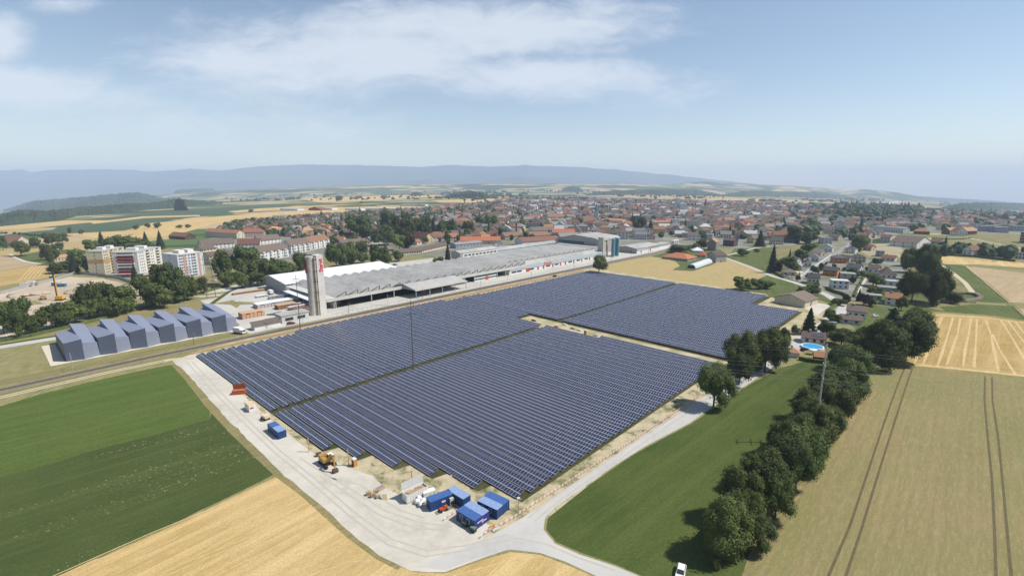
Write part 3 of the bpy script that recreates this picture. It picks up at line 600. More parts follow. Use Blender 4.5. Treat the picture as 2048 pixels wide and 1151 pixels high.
MB().box(1,30,-.2,0,3.0,5.0).ob('window_strip',BLU,e)
for x in (9,31): MB().box(x,x+2.2,-.3,-.15,0,3).ob('door',RED,e)
MB().box(-.1,0,6,8,0,3.2).ob('door',RED,e)
e=root('storage_shed',S(-288,571),YAW,'long low grey wall shed ending at two white tanks','shed'); MB().box(0,38,0,12,0,5).ob('wall',LG,e); MB().box(0,38,-.15,0,0,2.3).ob('white_base',WH,e); MB().box(-.3,38.3,-.3,12.3,5,5.3).ob('roof',RG,e)
for i in range(3):
    e=root('storage_tank',S(-286.5,612+i*5.2),0,['left','middle','right'][i]+' one of three short white tanks at the end of the low shed','silo','white tanks'); MB().tube((0,0,0),(0,0,7.8),2.3,n=18).tube((0,0,7.8),(0,0,8.4),2.3,1.,n=18).ob('shell',WH,e); MB().box(-.3,.3,-2.45,-2.35,0,8).ob('ladder',ALU,e)
# office
e=root('office_block',S(-384,338),YAW+.0,'white two-storey office block with long window rows behind the works','office')
MB().box(0,50,0,14,0,9.2).ob('wall',WH,e); MB().box(-4,0,-.3,14,0,9.2).ob('stair_wall',LG,e)
MB().extx([(-.6,9.2),(14.6,9.2),(7,11.4)],-4.4,50.4).ob('roof',RG,e)
for z in (1.5,5.6):
    for i in range(9): MB().box(2+i*5.3,5.9+i*5.3,-.08,0,z,z+1.5).ob('window',GLS,e)
e=root('workshop',S(-386,389),YAW,'low pale blue clad workshop right of the white office block','workshop')
MB().box(0,110,0,16,0,6.4).ob('wall',BLU,e); MB().extx([(-.5,6.4),(16.5,6.4),(8,8.6)],-.4,110.4).ob('roof',RG,e)
# ---------------------------------------------------------------- houses
def wallm(name,c): return M(name,c,tuple(x*.85 for x in c),.5,.85)
WL={'white':wallm('wall white',(.78,.77,.74)),'cream':wallm('wall cream',(.70,.63,.46)),'beige':wallm('wall beige',(.58,.52,.42)),'grey':wallm('wall grey',(.44,.44,.43)),'yellow':wallm('wall yellow',(.70,.57,.30)),'pink':wallm('wall pink',(.66,.46,.38)),'orange':wallm('wall orange',(.62,.23,.07)),'blue-grey':wallm('wall blue grey',(.38,.42,.48)),'brown':wallm('wall dark timber',(.11,.075,.055)),'pale grey':wallm('wall pale grey',(.62,.62,.61)),'red':wallm('wall red',(.36,.05,.05))}
RL={'brown':tiles('roof brown',(.14,.105,.09),(.19,.145,.12)),'orange':tiles('roof orange',(.44,.215,.125),(.36,.175,.105)),'red-brown':tiles('roof red brown',(.25,.125,.085),(.20,.105,.075)),'red':tiles('roof red',(.42,.13,.075),(.34,.11,.07)),'dark grey':tiles('roof slate',(.075,.08,.09),(.10,.105,.115)),'grey':tiles('roof grey',(.25,.245,.235),(.32,.31,.30)),'light':tiles('roof light',(.55,.55,.54),(.47,.47,.46))}
FRM=M('white frame',(.72,.72,.70),None,2,.5); SHT=M('shutter',(.16,.06,.04),None,2)
def roofmb(mb,w,d,h,rh,kind,ov=.5,th=.28,mi=0):
    if kind=='x': mb.extx([(-ov,h-.05-ov*rh*2/d),(d/2,h+rh-.05),(d+ov,h-.05-ov*rh*2/d),(d+ov,h+th-ov*rh*2/d),(d/2,h+rh+th),(-ov,h+th-ov*rh*2/d)],-ov,w+ov,mi)
    elif kind=='y': mb.exty([(-ov,h-.05-ov*rh*2/w),(w/2,h+rh-.05),(w+ov,h-.05-ov*rh*2/w),(w+ov,h+th-ov*rh*2/w),(w/2,h+rh+th),(-ov,h+th-ov*rh*2/w)],-ov,d+ov,mi)
    elif kind=='h':
        e=min(w,d)/2*.95; r=((e,d/2),(w-e,d/2)) if w>=d else ((w/2,e),(w/2,d-e)); z0,z1=h-.05,h+rh
        A=[(-ov,-ov,z0),(w+ov,-ov,z0),(w+ov,d+ov,z0),(-ov,d+ov,z0)]; p=(r[0][0],r[0][1],z1); q=(r[1][0],r[1][1],z1)
        if w>=d: fs=[[A[0],A[1],q,p],[A[1],A[2],q],[A[2],A[3],p,q],[A[3],A[0],p]]
        else: fs=[[A[0],A[1],p],[A[1],A[2],q,p],[A[2],A[3],q],[A[3],A[0],p,q]]
        for f in fs: mb.poly(f,mi)
        mb.poly(A[::-1],mi)
    elif kind=='f': mb.box(-.25,w+.25,-.25,d+.25,h,h+.35,mi)
    elif kind=='s': mb.extx([(-ov,h),(d+ov,h+rh),(d+ov,h+rh+th),(-ov,h+th)],-ov,w+ov,mi)
    return mb
def wallmb(mb,w,d,h,rh,kind,mi=0):
    if kind=='x': mb.extx([(0,0),(0,h),(d/2,h+rh-.12),(d,h),(d,0)],0,w,mi)
    elif kind=='y': mb.exty([(0,0),(0,h),(w/2,h+rh-.12),(w,h),(w,0)],0,d,mi)
    elif kind=='s': mb.extx([(0,0),(0,h),(d,h+rh-.05),(d,0)],0,w,mi)
    else: mb.box(0,w,0,d,0,h,mi)
    return mb
def winpos(w,d,h,nf,ns,rows):
    out=[]
    fh=h/rows
    for r in range(rows):
        z=r*fh+fh*.36; hh=min(1.5,fh*.46)
        for i in range(nf): out.append(('f',(i+.5)*w/nf,z,min(1.4,w/nf*.5),hh))
        for i in range(ns): out.append(('r',(i+.5)*d/ns,z,min(1.4,d/ns*.5),hh)); out.append(('l',(i+.5)*d/ns,z,min(1.4,d/ns*.5),hh))
    return out
def winbox(mb,k,w,q,z,ww,hh,m0=0,m1=1,pr=.05):
    if k=='f': mb.box(q-ww/2,q+ww/2,-pr,0.,z,z+hh,m0,skip='k'); mb.box(q-ww/2-.1,q+ww/2+.1,-pr*.5,0.02,z-.1,z+hh+.1,m1,skip='k')
    elif k=='r': mb.box(w,w+pr,q-ww/2,q+ww/2,z,z+hh,m0); mb.box(w-.02,w+pr*.5,q-ww/2-.1,q+ww/2+.1,z-.1,z+hh+.1,m1)
    else: mb.box(-pr,0,q-ww/2,q+ww/2,z,z+hh,m0); mb.box(-pr*.5,.02,q-ww/2-.1,q+ww/2+.1,z-.1,z+hh+.1,m1)
WC={}
def winobj(e,k,w,q,z,ww,hh,mats=None,name='window'):
    key=(k,round(ww,1),round(hh,1),mats and mats[0].name)
    if key not in WC:
        mb=MB(); winbox(mb,k,0,0,0,ww,hh); WC[key]=mb.mesh(name,mats or [GLS,FRM])
    link(name,WC[key],e,(q,0,z) if k=='f' else (w if k=='r' else 0,q,z))
LAND=[]  # (point, phrase) used to say where the small things of the town stand
OCC=[]   # occupied (x,y,r)
def frame(p0,p1):
    a=G(*p0); b=G(*p1); d=b-a; d.z=0; w=d.length; return a,w,math.atan2(d.y,d.x)
def house(label,cat,p0,p1,d,h,rk,rh,wall,roof,nf=3,ns=2,rows=2,name='house',group=None,chim=1,parts=True,w=None,land=None,yaw=None,extra=None):
    a,ww,yw=frame(p0,p1); w=w or ww; yw=yaw if yaw is not None else yw
    a=a.copy(); a.z-=.1
    e=root(name,a,yw,label,cat,group); wm=WL[wall] if isinstance(wall,str) else wall; rm=RL[roof] if isinstance(roof,str) else roof
    mb=wallmb(MB(),w,d,h,rh,rk)
    W_=winpos(w,d,h,nf,ns,rows)
    if not parts:
        for k,q,z,a_,b_ in W_: winbox(mb,k,w,q,z,a_,b_,1,2)
        mb.ob('wall',[wm,GLS,FRM],e)
    else:
        mb.ob('wall',wm,e)
        for k,q,z,a_,b_ in W_: winobj(e,k,w,q,z,a_,b_)
    r=roofmb(MB(),w,d,h,rh,rk).ob('roof',rm,e)
    if chim:
        q=MB().box(w*.3,w*.3+.7,d*.45,d*.45+.7,h+rh*.5,h+rh+1.1,0).box(w*.3-.08,w*.3+.78,d*.45-.08,d*.45+.78,h+rh+1.1,h+rh+1.2,0); q.ob('chimney',WL['beige'],r)
    if parts: MB().box(w-.02,w+.06,d*.42,d*.42+1.,0.05,2.1).ob('door',SHT,e)
    c=a+Vector((math.cos(yw)*w/2-math.sin(yw)*d/2,math.sin(yw)*w/2+math.cos(yw)*d/2,0)); OCC.append((c.x,c.y,max(w,d)*.5+3))
    if land: LAND.append((c,land))
    return e
h_=house
# right-hand hamlet
h_('pale hall with wide brown gabled roof at the corner of the solar field','hall',(1548.6,604.6),(1608.9,615.6),19,4.1,'y',3.4,'cream','brown',0,1,1,name='farm_hall',chim=0,land='the pale brown-roofed hall')
e=h_('long white bungalow with brown roof behind the round pool','house',(1605.7,685.5),(1650,690),7.5,3.1,'x',2.2,'white','brown',3,1,1,land='the poolside bungalow')
MB().box(4,9,.0,1.4,0,.08).ob('solar_collector',PM,e,(0,.9,4.15),(math.radians(31),0,0))
h_('small white pool hut with orange hipped roof','hut',(1573.6,712.6),(1598,715.7),4.5,2.5,'h',1.5,'white','orange',0,1,1,name='hut')
h_('orange-roofed garden shelter right of the white parasol','hut',(1629,721),(1648,723),4,2.2,'x',1.3,'brown','orange',0,0,1,name='garden_shelter',chim=0)
h_('white house with brown roof, rear one of the brown-roofed pair','house',(1691.8,633.5),(1731,638.5),9,4.4,'x',2.4,'white','brown',3,1,1,land='the brown-roofed pair of houses')
h_('low white house with brown roof, front one of the brown-roofed pair','house',(1681,645),(1723,650),7.5,2.5,'x',1.9,'white','brown',2,1,1)
h_('white house with salmon orange roof below the dark trees','house',(1769,608.5),(1800,612.4),9,5,'x',2.8,'white','orange',2,2,2,land='the salmon-roofed house')
h_('low grey flat-roofed garage in the garden trees','garage',(1737,597.5),(1763,600),7,2.8,'f',0,'grey','grey',2,1,1,name='garage',chim=0)
h_('modern white cube house with dark upper windows','house',(1662.8,576.5),(1697,578.5),8,6.2,'f',0,'white','light',3,2,2,name='house',chim=0,land='the white cube house')
h_('beige flat-roofed modern house behind the white cube house','house',(1681,561),(1711,563),10,6,'f',0,'beige','grey',2,1,2,chim=0)
h_('pink-cream house with dark grey gabled roof by the road corner','house',(1615,566.3),(1638,568),8,4.8,'x',3,'cream','dark grey',3,1,1,land='the pink-cream corner house')
h_('orange-walled house with dark roof along the street','house',(1645,550),(1673,553),9,5,'x',2.6,'orange','dark grey',2,1,2,land='the orange-walled house')
h_('white house with blue-black gabled roof behind the orange house','house',(1692,541),(1719,544),9,4,'x',3,'white','dark grey',2,1,1)
h_('brick-orange house with low dark hipped roof by the street','house',(1667,526),(1693,527),10,5.8,'h',2.4,'orange','dark grey',3,2,2)
h_('cream villa with dark hipped roof and red ground-floor doors','house',(1706,523.5),(1731,525),11,5.6,'h',2.8,'cream','dark grey',3,2,2)
h_('big house under a broad brown hipped roof','house',(1762,557),(1792,559),16,4.2,'h',5,'white','brown',3,2,1,land='the broad brown-roofed house')
h_('white annexes with small yellow awning below the big brown roof','house',(1762,571),(1800,574),9,4,'f',0,'white','light',3,2,1,chim=0)
h_('low grey carport roof beside the yellow awning','garage',(1754,580),(1797,584),8,2.6,'f',0,'grey','grey',2,1,1,name='garage',chim=0)
h_('red-roofed white bungalow below the bare plot','house',(1762,521),(1789,523.5),10,3.4,'x',2.8,'white','red-brown',3,1,1)
h_('small square grey flat-topped house left of the red-roofed bungalow','house',(1752,512.5),(1768,513.5),8,6.2,'f',0,'grey','grey',2,1,2,chim=0)
h_('beige bungalow with brown hip roof and pale yellow awning','house',(1563.5,550),(1592,551.8),9,3.2,'h',2.2,'beige','brown',2,1,1,land='the yellow-awning bungalow')
h_('small white house behind the yellow-awning bungalow','house',(1584,540),(1603,541.5),9,4,'y',2.6,'white','grey',1,1,1)
h_('white gabled house, second up the street from the awning bungalow','house',(1608,533),(1622,534),10,4.4,'y',3,'white','brown',2,1,1)
h_('grey-white gabled house, third up the street from the awning bungalow','house',(1622,523),(1637,524),10,4.4,'y',3,'pale grey','grey',2,1,1)
h_('wide white gabled house with three upper windows by the street','house',(1638,502.5),(1664,504.5),12,5.4,'y',3.6,'white','grey',3,1,1,land='the wide white gabled house')
h_('grey block with orange awning at the top of the street','house',(1641,487),(1664,488),14,8,'f',0,'pale grey','grey',3,1,3,name='apartment_house',chim=0)
for p0,p1,d,h,rk,rh,wl,rf,l in (((1596,525),(1607,527),9,4,'y',2.6,'pale grey','grey','small grey house fourth up the left side of the street'),((1612,514),(1625,516.5),9,4.4,'y',3,'white','brown','white gabled house fifth up the left side of the street'),((1628,510),(1641,512),9,4.4,'x',3,'cream','grey','cream house below the wide white gabled house'),((1676,523),(1698,525),9,4,'x',3,'beige','dark grey','beige house with long dark roof behind the cream villa'),((1688,505),(1710,507),10,5,'h',2.8,'white','dark grey','white villa with dark hipped roof at the upper street'),((1656,480),(1676,482),11,6,'x',3.4,'beige','brown','beige house beside the grey block at the street top'),((1718,474),(1738,476),11,6,'x',3.6,'pale grey','brown','pale grey house left of the red-gabled white house'),((1742,469),(1758,471),10,6,'y',3.6,'white','brown','white gabled house behind the red-gabled white house'),((1797,482),(1812,483),10,5,'x',3.4,'beige','brown','beige house touching the huge brown-roofed farmhouse'),((1735,545),(1756,547),9,4.4,'x',3,'white','brown','white house with brown roof above the broad brown-roofed house'),((1725,500),(1742,502),9,4.5,'x',3,'cream','red-brown','cream house with red-brown roof at the bare plot corner'),((1648,541),(1662,542),8,3,'x',2.4,'grey','grey','low grey garage across from the orange-walled house'),((1578,527),(1592,529),9,4,'x',2.8,'white','brown','white house among the dark garden trees left of the street')):
    h_(l,'house',p0,p1,d,h,rk,rh,wl,rf,2,1,1 if h<5 else 2)
h_('white farmhouse gable with six windows and huge brown roof','farmhouse',(1832.8,496.5),(1860,492.5),30,6.6,'y',7,'white','brown',3,3,2,name='farmhouse',land='the huge brown-roofed farmhouse')
h_('white house with half-hipped red-brown roof beside the stubble strip','house',(1923.6,510),(1943,512.3),14,7,'y',4.6,'white','red-brown',2,2,3,land='the half-hipped white house')
h_('brown-roofed house left behind the half-hipped white house','house',(1903,501),(1921,502.5),16,4.5,'y',5,'pale grey','brown',1,2,1)
h_('white house with orange roof sloping right along the dry meadow','house',(1952,502),(1968,503),16,4.5,'y',4.5,'white','red',2,2,1)
h_('orange-roofed house right of the huge farmhouse','house',(1861,487.5),(1881,489),13,4,'x',5,'beige','red-brown',2,1,1)
h_('large farm with white gable between two orange-roofed barn wings','farmhouse',(1901,469.3),(1953,469.5),16,6,'x',6,'brown','orange',0,0,1,name='farmhouse',chim=0,land='the white-gabled orange farm')
e=h_('white front house of the orange-roofed farm','farmhouse',(1911,471),(1934,471.8),15,7,'y',7,'white','orange',4,2,3,name='farmhouse')
h_('brown timber barn with orange hipped roof','barn',(1828,467.5),(1859,469.3),14,5,'h',6,'brown','orange',3,1,1,name='barn',land='the orange-hipped barn')
h_('grey four-storey flat block behind the orange farm, left one','apartment block',(1962,463),(1986,464),12,11,'f',0,'blue-grey','grey',5,2,4,name='apartment_block',parts=False,chim=0)
h_('grey four-storey flat block behind the orange farm, right one','apartment block',(1989,465),(2017,466.4),12,11,'f',0,'blue-grey','grey',6,2,4,name='apartment_block',parts=False,chim=0)
h_('grey flat block behind the curved building','apartment block',(2026,462),(2062,463.5),12,11,'f',0,'blue-grey','grey',6,2,4,name='apartment_block',parts=False,chim=0)
h_('white two-storey house by the hedge at the right edge','house',(2029,516.5),(2056,519),11,6.4,'f',0,'white','dark grey',4,2,2,chim=0)
h_('long white terrace block with dark balcony bands','apartment block',(1746.8,460.5),(1806,466.5),14,8.5,'f',0,'white','grey',12,2,3,name='apartment_block',parts=False,chim=0,land='the long white terrace block')
h_('white house with red gabled roof beyond the bare plot','house',(1760,482),(1780,483.5),11,6,'x',4,'white','red-brown',3,1,2,land='the red-gabled white house')
h_('orange-roofed narrow house at the bare plot edge','house',(1728,485),(1742,486),11,5,'y',4,'cream','orange',2,1,1)
h_('yellow-fronted house left behind the bare plot','house',(1736,475),(1750,476),11,6,'y',4,'yellow','brown',2,1,2)
h_('wide orange-roofed barn at the street top','barn',(1690,462),(1722,464),14,4,'x',5,'beige','orange',3,1,1,name='barn')
h_('brown chalet at the edge of the sloping meadow','chalet',(1568,483.5),(1590,486),10,4.6,'y',3.8,'brown','brown',2,1,2,name='chalet',land='the brown chalet')
h_('white flat block behind the dark trees','apartment block',(1622,468),(1634,468),12,12,'f',0,'white','light',3,2,4,name='apartment_block',parts=False,chim=0)
# curved building at the right edge
e=root('curved_office',G(2090,487),0,'brown curved four-storey building at the right edge of the picture','office'); mb=MB(); N=36; sl_=[]
c_=[(34*math.cos(2*math.pi*k/N),20*math.sin(2*math.pi*k/N)) for k in range(N)]
mb.prism(c_,0,17.5,0,1); mb.ob('wall',[M('tan masonry',(.36,.30,.23),(.30,.25,.2),.5),RL['grey']],e)
mb=MB()
for z in (2,6.2,10.4,14.4):
    for k in range(N):
        an=2*math.pi*(k+.5)/N; p=Vector((34.05*math.cos(an),20.05*math.sin(an),z)); tg=Vector((-34*math.sin(an),20*math.cos(an),0)).normalized(); nn=Vector((tg.y,-tg.x,0))
        w_=1.9; q=[p-tg*w_,p+tg*w_,p+tg*w_+nn*.12,p-tg*w_+nn*.12]; mb.hexa(q+[v+Vector((0,0,2)) for v in q])
mb.ob('window_band',GLS,e)
# meadow barns
h_('long low building with red hipped roof by the wheat field','farm building',(1324,517.2),(1375,523.2),22,2.8,'h',4.4,'grey','red',9,5,1,name='farm_building',chim=0,land='the long red-hipped building')
h_('small red-roofed wing of the long low building','farm building',(1392,514),(1412,515.3),12,2.8,'h',3.0,'pale grey','red',2,1,1,name='farm_building',chim=0)
h_('grey timber barn with brown roof beside the tunnel greenhouse','barn',(1412.7,520.5),(1431.5,524.5),13,7,'y',3,'grey','brown',0,0,1,name='barn',chim=0,land='the grey timber barn')
h_('tall grey barn with bright orange roof and dark boarded side','barn',(1414,500.3),(1431,501.5),15,10.5,'y',3.4,M('weathered board',(.27,.25,.23),(.20,.18,.165),1.),'orange',0,0,1,name='barn',chim=0,land='the orange-roofed barn')
h_('dark barn with three pale windows behind the orange-roofed barn','barn',(1445.5,491),(1467,493),13,7.5,'x',2.5,'brown','brown',3,1,1,name='barn',chim=0)
h_('white tent roof left of the orange-roofed barn','tent',(1386,504),(1407,504.6),13,2,'h',3.6,'white',WSH,0,0,1,name='marquee',chim=0)
e=root('tunnel_greenhouse',G(1375,536),0,'silvery tunnel greenhouse between the wheat and the grey timber barn','greenhouse')
a_=G(1391.5,537.2);b_=G(1425,525.5);d_=(b_-a_); e.rotation_euler=(0,0,math.atan2(d_.y,d_.x)); e.location=a_; L=d_.length
pr=[( 4.4+4.4*math.cos(math.pi*k/10), 4.0*math.sin(math.pi*k/10)) for k in range(11)]
MB().extx([(p[0],p[1]) for p in pr],0,L).ob('cover',ribbed('greenhouse film',(.52,.55,.56),(.40,.43,.45),1.6),e); MB().box(-.08,0,1.2,7.6,0,2.6).ob('end_opening',DKG,e)
# centre: mid-distance blocks
h_('white and brown-roofed house left of the conifer by the sidings','house',(1375,480),(1400,481),12,7,'x',4,'white','brown',3,2,2,land='the white house by the sidings')
h_('grey cube and yellow house behind the pale tanks','house',(1406,479.5),(1425,480.5),12,8.5,'f',0,'pale grey','grey',2,1,2,chim=0)
h_('yellow gabled house right of the dark windowed barn','house',(1493,485),(1507,487),12,7,'y',4,'yellow','brown',2,2,2,land='the yellow gabled house')
h_('tall blue-grey gabled block with red roof in the old town','apartment block',(1463,462),(1489,465),20,11,'y',7,'blue-grey','red-brown',4,2,4,name='apartment_block',parts=False,land='the blue-grey gabled block')
h_('tall pale yellow gable beside the blue-grey block','apartment block',(1489.5,465),(1503,463.5),22,11,'y',7,'cream','red',3,2,4,name='apartment_block',parts=False)
h_('cream stepped hotel block with five balcony rows','hotel',(1358,457),(1396,457.6),14,14,'f',0,'cream','grey',9,2,5,name='hotel',parts=False,chim=0,land='the cream balcony block')
h_('slim white stair tower left of the cream balcony block','tower',(1348.5,457),(1357,457),10,17,'f',0,'white','light',2,1,5,name='stair_tower',parts=False,chim=0)
h_('orange-yellow apartment house with two roof boxes','apartment block',(1306,455),(1337,455.6),14,10,'x',3,'yellow','orange',6,2,3,name='apartment_block',parts=False,land='the orange-yellow apartment house')
h_('long white office block with orange hipped roof','office',(1197.7,449.5),(1245,452.5),22,10,'h',3.6,'white','orange',12,3,3,name='office_block',parts=False,chim=0,land='the orange-hipped white office block')
h_('cream apartment house with small balconies before the church','apartment block',(1189,460),(1217,461),14,11,'x',3.5,'cream','brown',6,2,4,name='apartment_block',parts=False,land='the cream apartment house')
h_('pink apartment block left of the church','apartment block',(1062,438.5),(1081,439),16,13,'f',0,'pink','grey',4,2,4,name='apartment_block',parts=False,chim=0,land='the pink apartment block')
h_('large house with broad orange roof beside the pink block','apartment block',(1092,440),(1126,441),22,8,'h',7,'pale grey','orange',7,2,2,name='apartment_block',parts=False,land='the broad orange roof')
# church
e=root('church_tower',G(1187,446),-.25,'grey church tower with teal copper spire','church'); LAND.append((G(1190,446),'the teal-spired church'))
MB().box(0,9,0,8,0,22).ob('tower',WL['pale grey'],e); mb=MB(); mb.poly([(0,0,22.1),(9,0,22.1),(9,8,22.1),(0,8,22.1)][::-1])
for a,b in (((-.3,-.3),(9.3,-.3)),((9.3,-.3),(9.3,8.3)),((9.3,8.3),(-.3,8.3)),((-.3,8.3),(-.3,-.3))): mb.poly([(a[0],a[1],22),(b[0],b[1],22),(4.5,4,28)])
mb.tube((4.5,4,25),(4.5,4,42),2.6,.1,n=8); mb.ob('spire',M('copper green',(.10,.22,.22),(.08,.17,.18),1,.6),e)
h_('brown-roofed church nave joined to the grey tower','church',(1168,451),(1187,451),20,8,'x',9,'beige','red-brown',4,1,1,name='church_nave',parts=False,chim=0)
e=root('church_spire',G(1408,424),0,'slender brown church spire above the old town roofs','church'); MB().box(0,9,0,9,0,20).ob('tower',WL['beige'],e); MB().tube((4.5,4.5,20),(4.5,4.5,46),5,.1,n=8).ob('spire',RL['red-brown'],e)
for q,w_,h2,l in (((1351.5,421),11,38,'tall pale grey grain silo, left higher one of the silo pair'),((1359.5,421.5),21,22,'pale grey grain silo, right lower one of the silo pair')):
    e=root('grain_silo',G(*q),0,l,'silo'); MB().box(0,w_,0,14,0,h2).ob('wall',WL['pale grey'],e); MB().box(1,w_-1,2,12,h2,h2+2.2).ob('roof_house',WL['white'],e)
LAND.append((G(1360,420),'the grain silo pair'))
e=root('water_tower_block',G(1682,424),0,'tall white tower block rising from the dark wood','tower'); MB().box(0,14,0,14,0,26).ob('wall',WL['white'],e); MB().box(-.3,14.3,-.3,14.3,26,27).ob('roof',RL['light'],e); LAND.append((G(1686,424),'the white tower block'))
# old brick works behind the offices
h_('long white-fronted works with rust red roof behind the blue workshop','factory',(1045,493),(1120.5,488.5),22,6.2,'x',4.5,'white','red-brown',0,0,1,name='works_building',chim=0,land='the long white-fronted works')
for i,(p0,p1,d,rf,l) in enumerate((((921,489),(1001,488),18,'red','long rust red roof left of the small white gable'),((1062,478),(1100,476),18,'red-brown','rust red works roof behind the white-fronted works'),((1010,479),(1050,477),20,'red-brown','brown-red works roof beside the brick chimney'),((1105,471),(1150,471),18,'red','red roof near the brick chimney, right one'),((1064,467),(1108,466),22,'brown','twin-gabled brown barn roof behind the rust red works'),((1120,480),(1160,479),16,'grey','low grey roof left of the tall works hall'))):
    h_(l,'factory',p0,p1,d,5,'x',4.6,'beige',rf,5,1,1,name='works_building',parts=False,chim=0)
h_('small white gabled house in front of the rust red roofs','house',(988,493.5),(1006,493),8,4.5,'y',2.6,'white','brown',1,1,1)
e=root('brick_chimney',G(1033,474),0,'round red brick chimney among the rust red roofs','chimney'); MB().tube((0,0,0),(0,0,22),1.9,1.5,n=14).ob('stack',M('red brick',(.36,.13,.07),(.28,.1,.06),1),e)
h_('long low brown-roofed pavilion on the lawn behind the works, left','pavilion',(793,511),(842,506.5),13,3.2,'x',3,'cream','brown',10,1,1,name='pavilion',parts=False,chim=0,land='the long brown-roofed pavilion')
h_('long low brown-roofed pavilion on the lawn behind the works, right','pavilion',(844,506),(895,494),13,3.2,'x',3,'cream','brown',10,1,1,name='pavilion',parts=False,chim=0)
h_('low grey works shed behind the white office block','factory',(912,497),(965,492),14,5,'x',2,'blue-grey','grey',8,1,1,name='works_building',parts=False,chim=0)
h_('brown-roofed hall with dark red end wall','hall',(682,493),(742,489),18,5,'x',3.4,'beige','brown',6,1,1,name='hall',parts=False,chim=0,land='the hall with the dark red end')
h_('white building with dark red panel beside the brown-roofed hall','hall',(743,489),(772,486),16,6,'x',4,'white','grey',3,1,1,name='hall',parts=False,chim=0)
h_('yellow-cream gabled house with steep brown roof and orange annexe','house',(823,482),(850,486),14,7,'x',6.5,'yellow','red-brown',2,2,2,parts=False,land='the steep yellow-cream house')
h_('orange-roofed annexe in front of the yellow-cream house','house',(822,489),(834,490),9,4,'y',3,'cream','orange',1,1,1,parts=False)
h_('white house with brown roof right of the yellow-cream house','house',(862,481),(890,480),13,5,'x',5,'white','red-brown',3,2,1,parts=False)
h_('orange-roofed house behind the terraces, left of the dark red hall','house',(663,486),(684,487),12,4.6,'x',4.4,'cream','orange',3,1,1,parts=False)
h_('orange-roofed house with small gable behind the brown-roofed hall','house',(722,477),(744,478),12,4.4,'x',4.2,'cream','orange',3,1,1,parts=False)
# white balcony terraces
BAL=M('balcony front',(.74,.74,.73),None,1)
def terrace(label,p0,p1,d,roof,land=None):
    e=h_(label,'apartment block',p0,p1,d,9.6,'x',6.2,'white',roof,7,2,3,name='apartment_block',parts=True,land=land)
    a,w,yw=frame(p0,p1)
    for i in range(4):
        for z in (2.9,5.8,8.6): MB().box(w*(i+.35)/4,w*(i+.35)/4+3,-1.4,0,z-.1,z+.9).ob('balcony',BAL,e)
terrace('white balcony terrace with brown roof, left of the pair behind the silo tower',(521,523),(578,513),15,'brown','the left white balcony terrace')
terrace('white balcony terrace with brown roof, right of the pair behind the silo tower',(583,507),(622,501),15,'brown','the right white balcony terrace')
terrace('white balcony terrace with rust red roof at the right end of the terrace row',(623,500),(660,492),15,'red-brown')
h_('long brown-roofed terrace behind the white balcony pair, left one','apartment block',(405,500),(470,494),15,6,'x',6,'white','brown',8,2,2,name='apartment_block',parts=False)
h_('long brown-roofed terrace behind the white balcony pair, middle one','apartment block',(475,498),(520,496),15,6,'x',6,'white','red-brown',6,2,2,name='apartment_block',parts=False)
h_('long brown-roofed terrace behind the white balcony pair, right one','apartment block',(520,490),(562,485),15,6,'x',6,'white','brown',6,2,2,name='apartment_block',parts=False)
h_('beige balcony block with brown roof right of the pale blue tower','apartment block',(420,530),(468,524),15,9,'x',3.4,'cream','brown',7,2,3,name='apartment_block',parts=False,land='the beige balcony block')
h_('cream balcony block behind the pale blue tower block','apartment block',(408,515),(434,511),14,9,'x',3.4,'cream','brown',4,2,3,name='apartment_block',parts=False)
h_('cream three-storey row with long orange roof','apartment block',(412,474),(474,477),13,9,'x',4.6,'cream','orange',12,2,3,name='apartment_block',parts=False,land='the long orange-roofed cream row')
h_('pink-cream block with orange hipped roof right of the long orange row','apartment block',(480,475),(528,473),14,8,'h',6,'pink','orange',9,2,3,name='apartment_block',parts=False)
h_('cream house with orange hipped roof near the field edge','house',(539,468),(566,466),14,6,'h',6,'cream','orange',4,2,2,parts=False)
h_('cream villa with orange mansard roof left of the dark park trees','house',(606,470),(629,468),13,7,'h',5,'cream','orange',4,2,2,parts=False,land='the orange mansard villa')
h_('farm barn with rust red roof at the left edge of the photo','barn',(-40,493),(30,491.5),24,5,'x',9.5,'beige','red-brown',6,1,1,name='barn',parts=False,chim=0,land='the rust red farm barn')
h_('orange-roofed long house in the trees near the building site','house',(110,525),(141,521),10,4.4,'x',2.6,'cream','orange',5,1,1,parts=False,land='the long house by the building site')
h_('dark-roofed cottage left of the beige tower block','house',(117,538),(135,536),10,3.6,'x',3,'beige','brown',2,1,1,parts=False)
h_('brown-roofed cottage hidden in trees beside the beige tower block','house',(163,533),(178,532),10,3.6,'x',3,'white','brown',2,1,1,parts=False)
h_('orange-roofed farm group behind the conifers','farmhouse',(338,477),(370,479),16,5,'x',5,'brown','red-brown',4,1,1,name='farmhouse',parts=False)
h_('red-gabled riding hall in the fields','hall',(617,421),(641,421),30,6,'y',7,'red','red-brown',1,1,1,name='hall',parts=False,chim=0,land='the red-gabled hall')
for i,(a,b,v,l) in enumerate(((642,664,420,'white flat shed right of the red-gabled hall, left one'),(690,720,421,'white flat shed right of the red-gabled hall, middle one'),(725,790,420,'wide pale industrial shed beyond the town edge'),(800,850,412,'large white industrial hall beyond the town edge'),(560,595,421,'pale glasshouse row at the town edge'),(845,905,419,'long pale industrial shed right of the large white hall'),(700,735,388,'distant white shed in the far fields'),(908,922,395,'small white shed by the far clump of trees'),(1290,1310,405,'white flat shed at the far town edge'),(1740,1800,411,'long white shed beyond the dark wood'))):
    h_(l,'shed',(a,v),(b,v),30,7,'f',0,'white','light',0,0,1,name='industrial_shed',parts=False,chim=0)
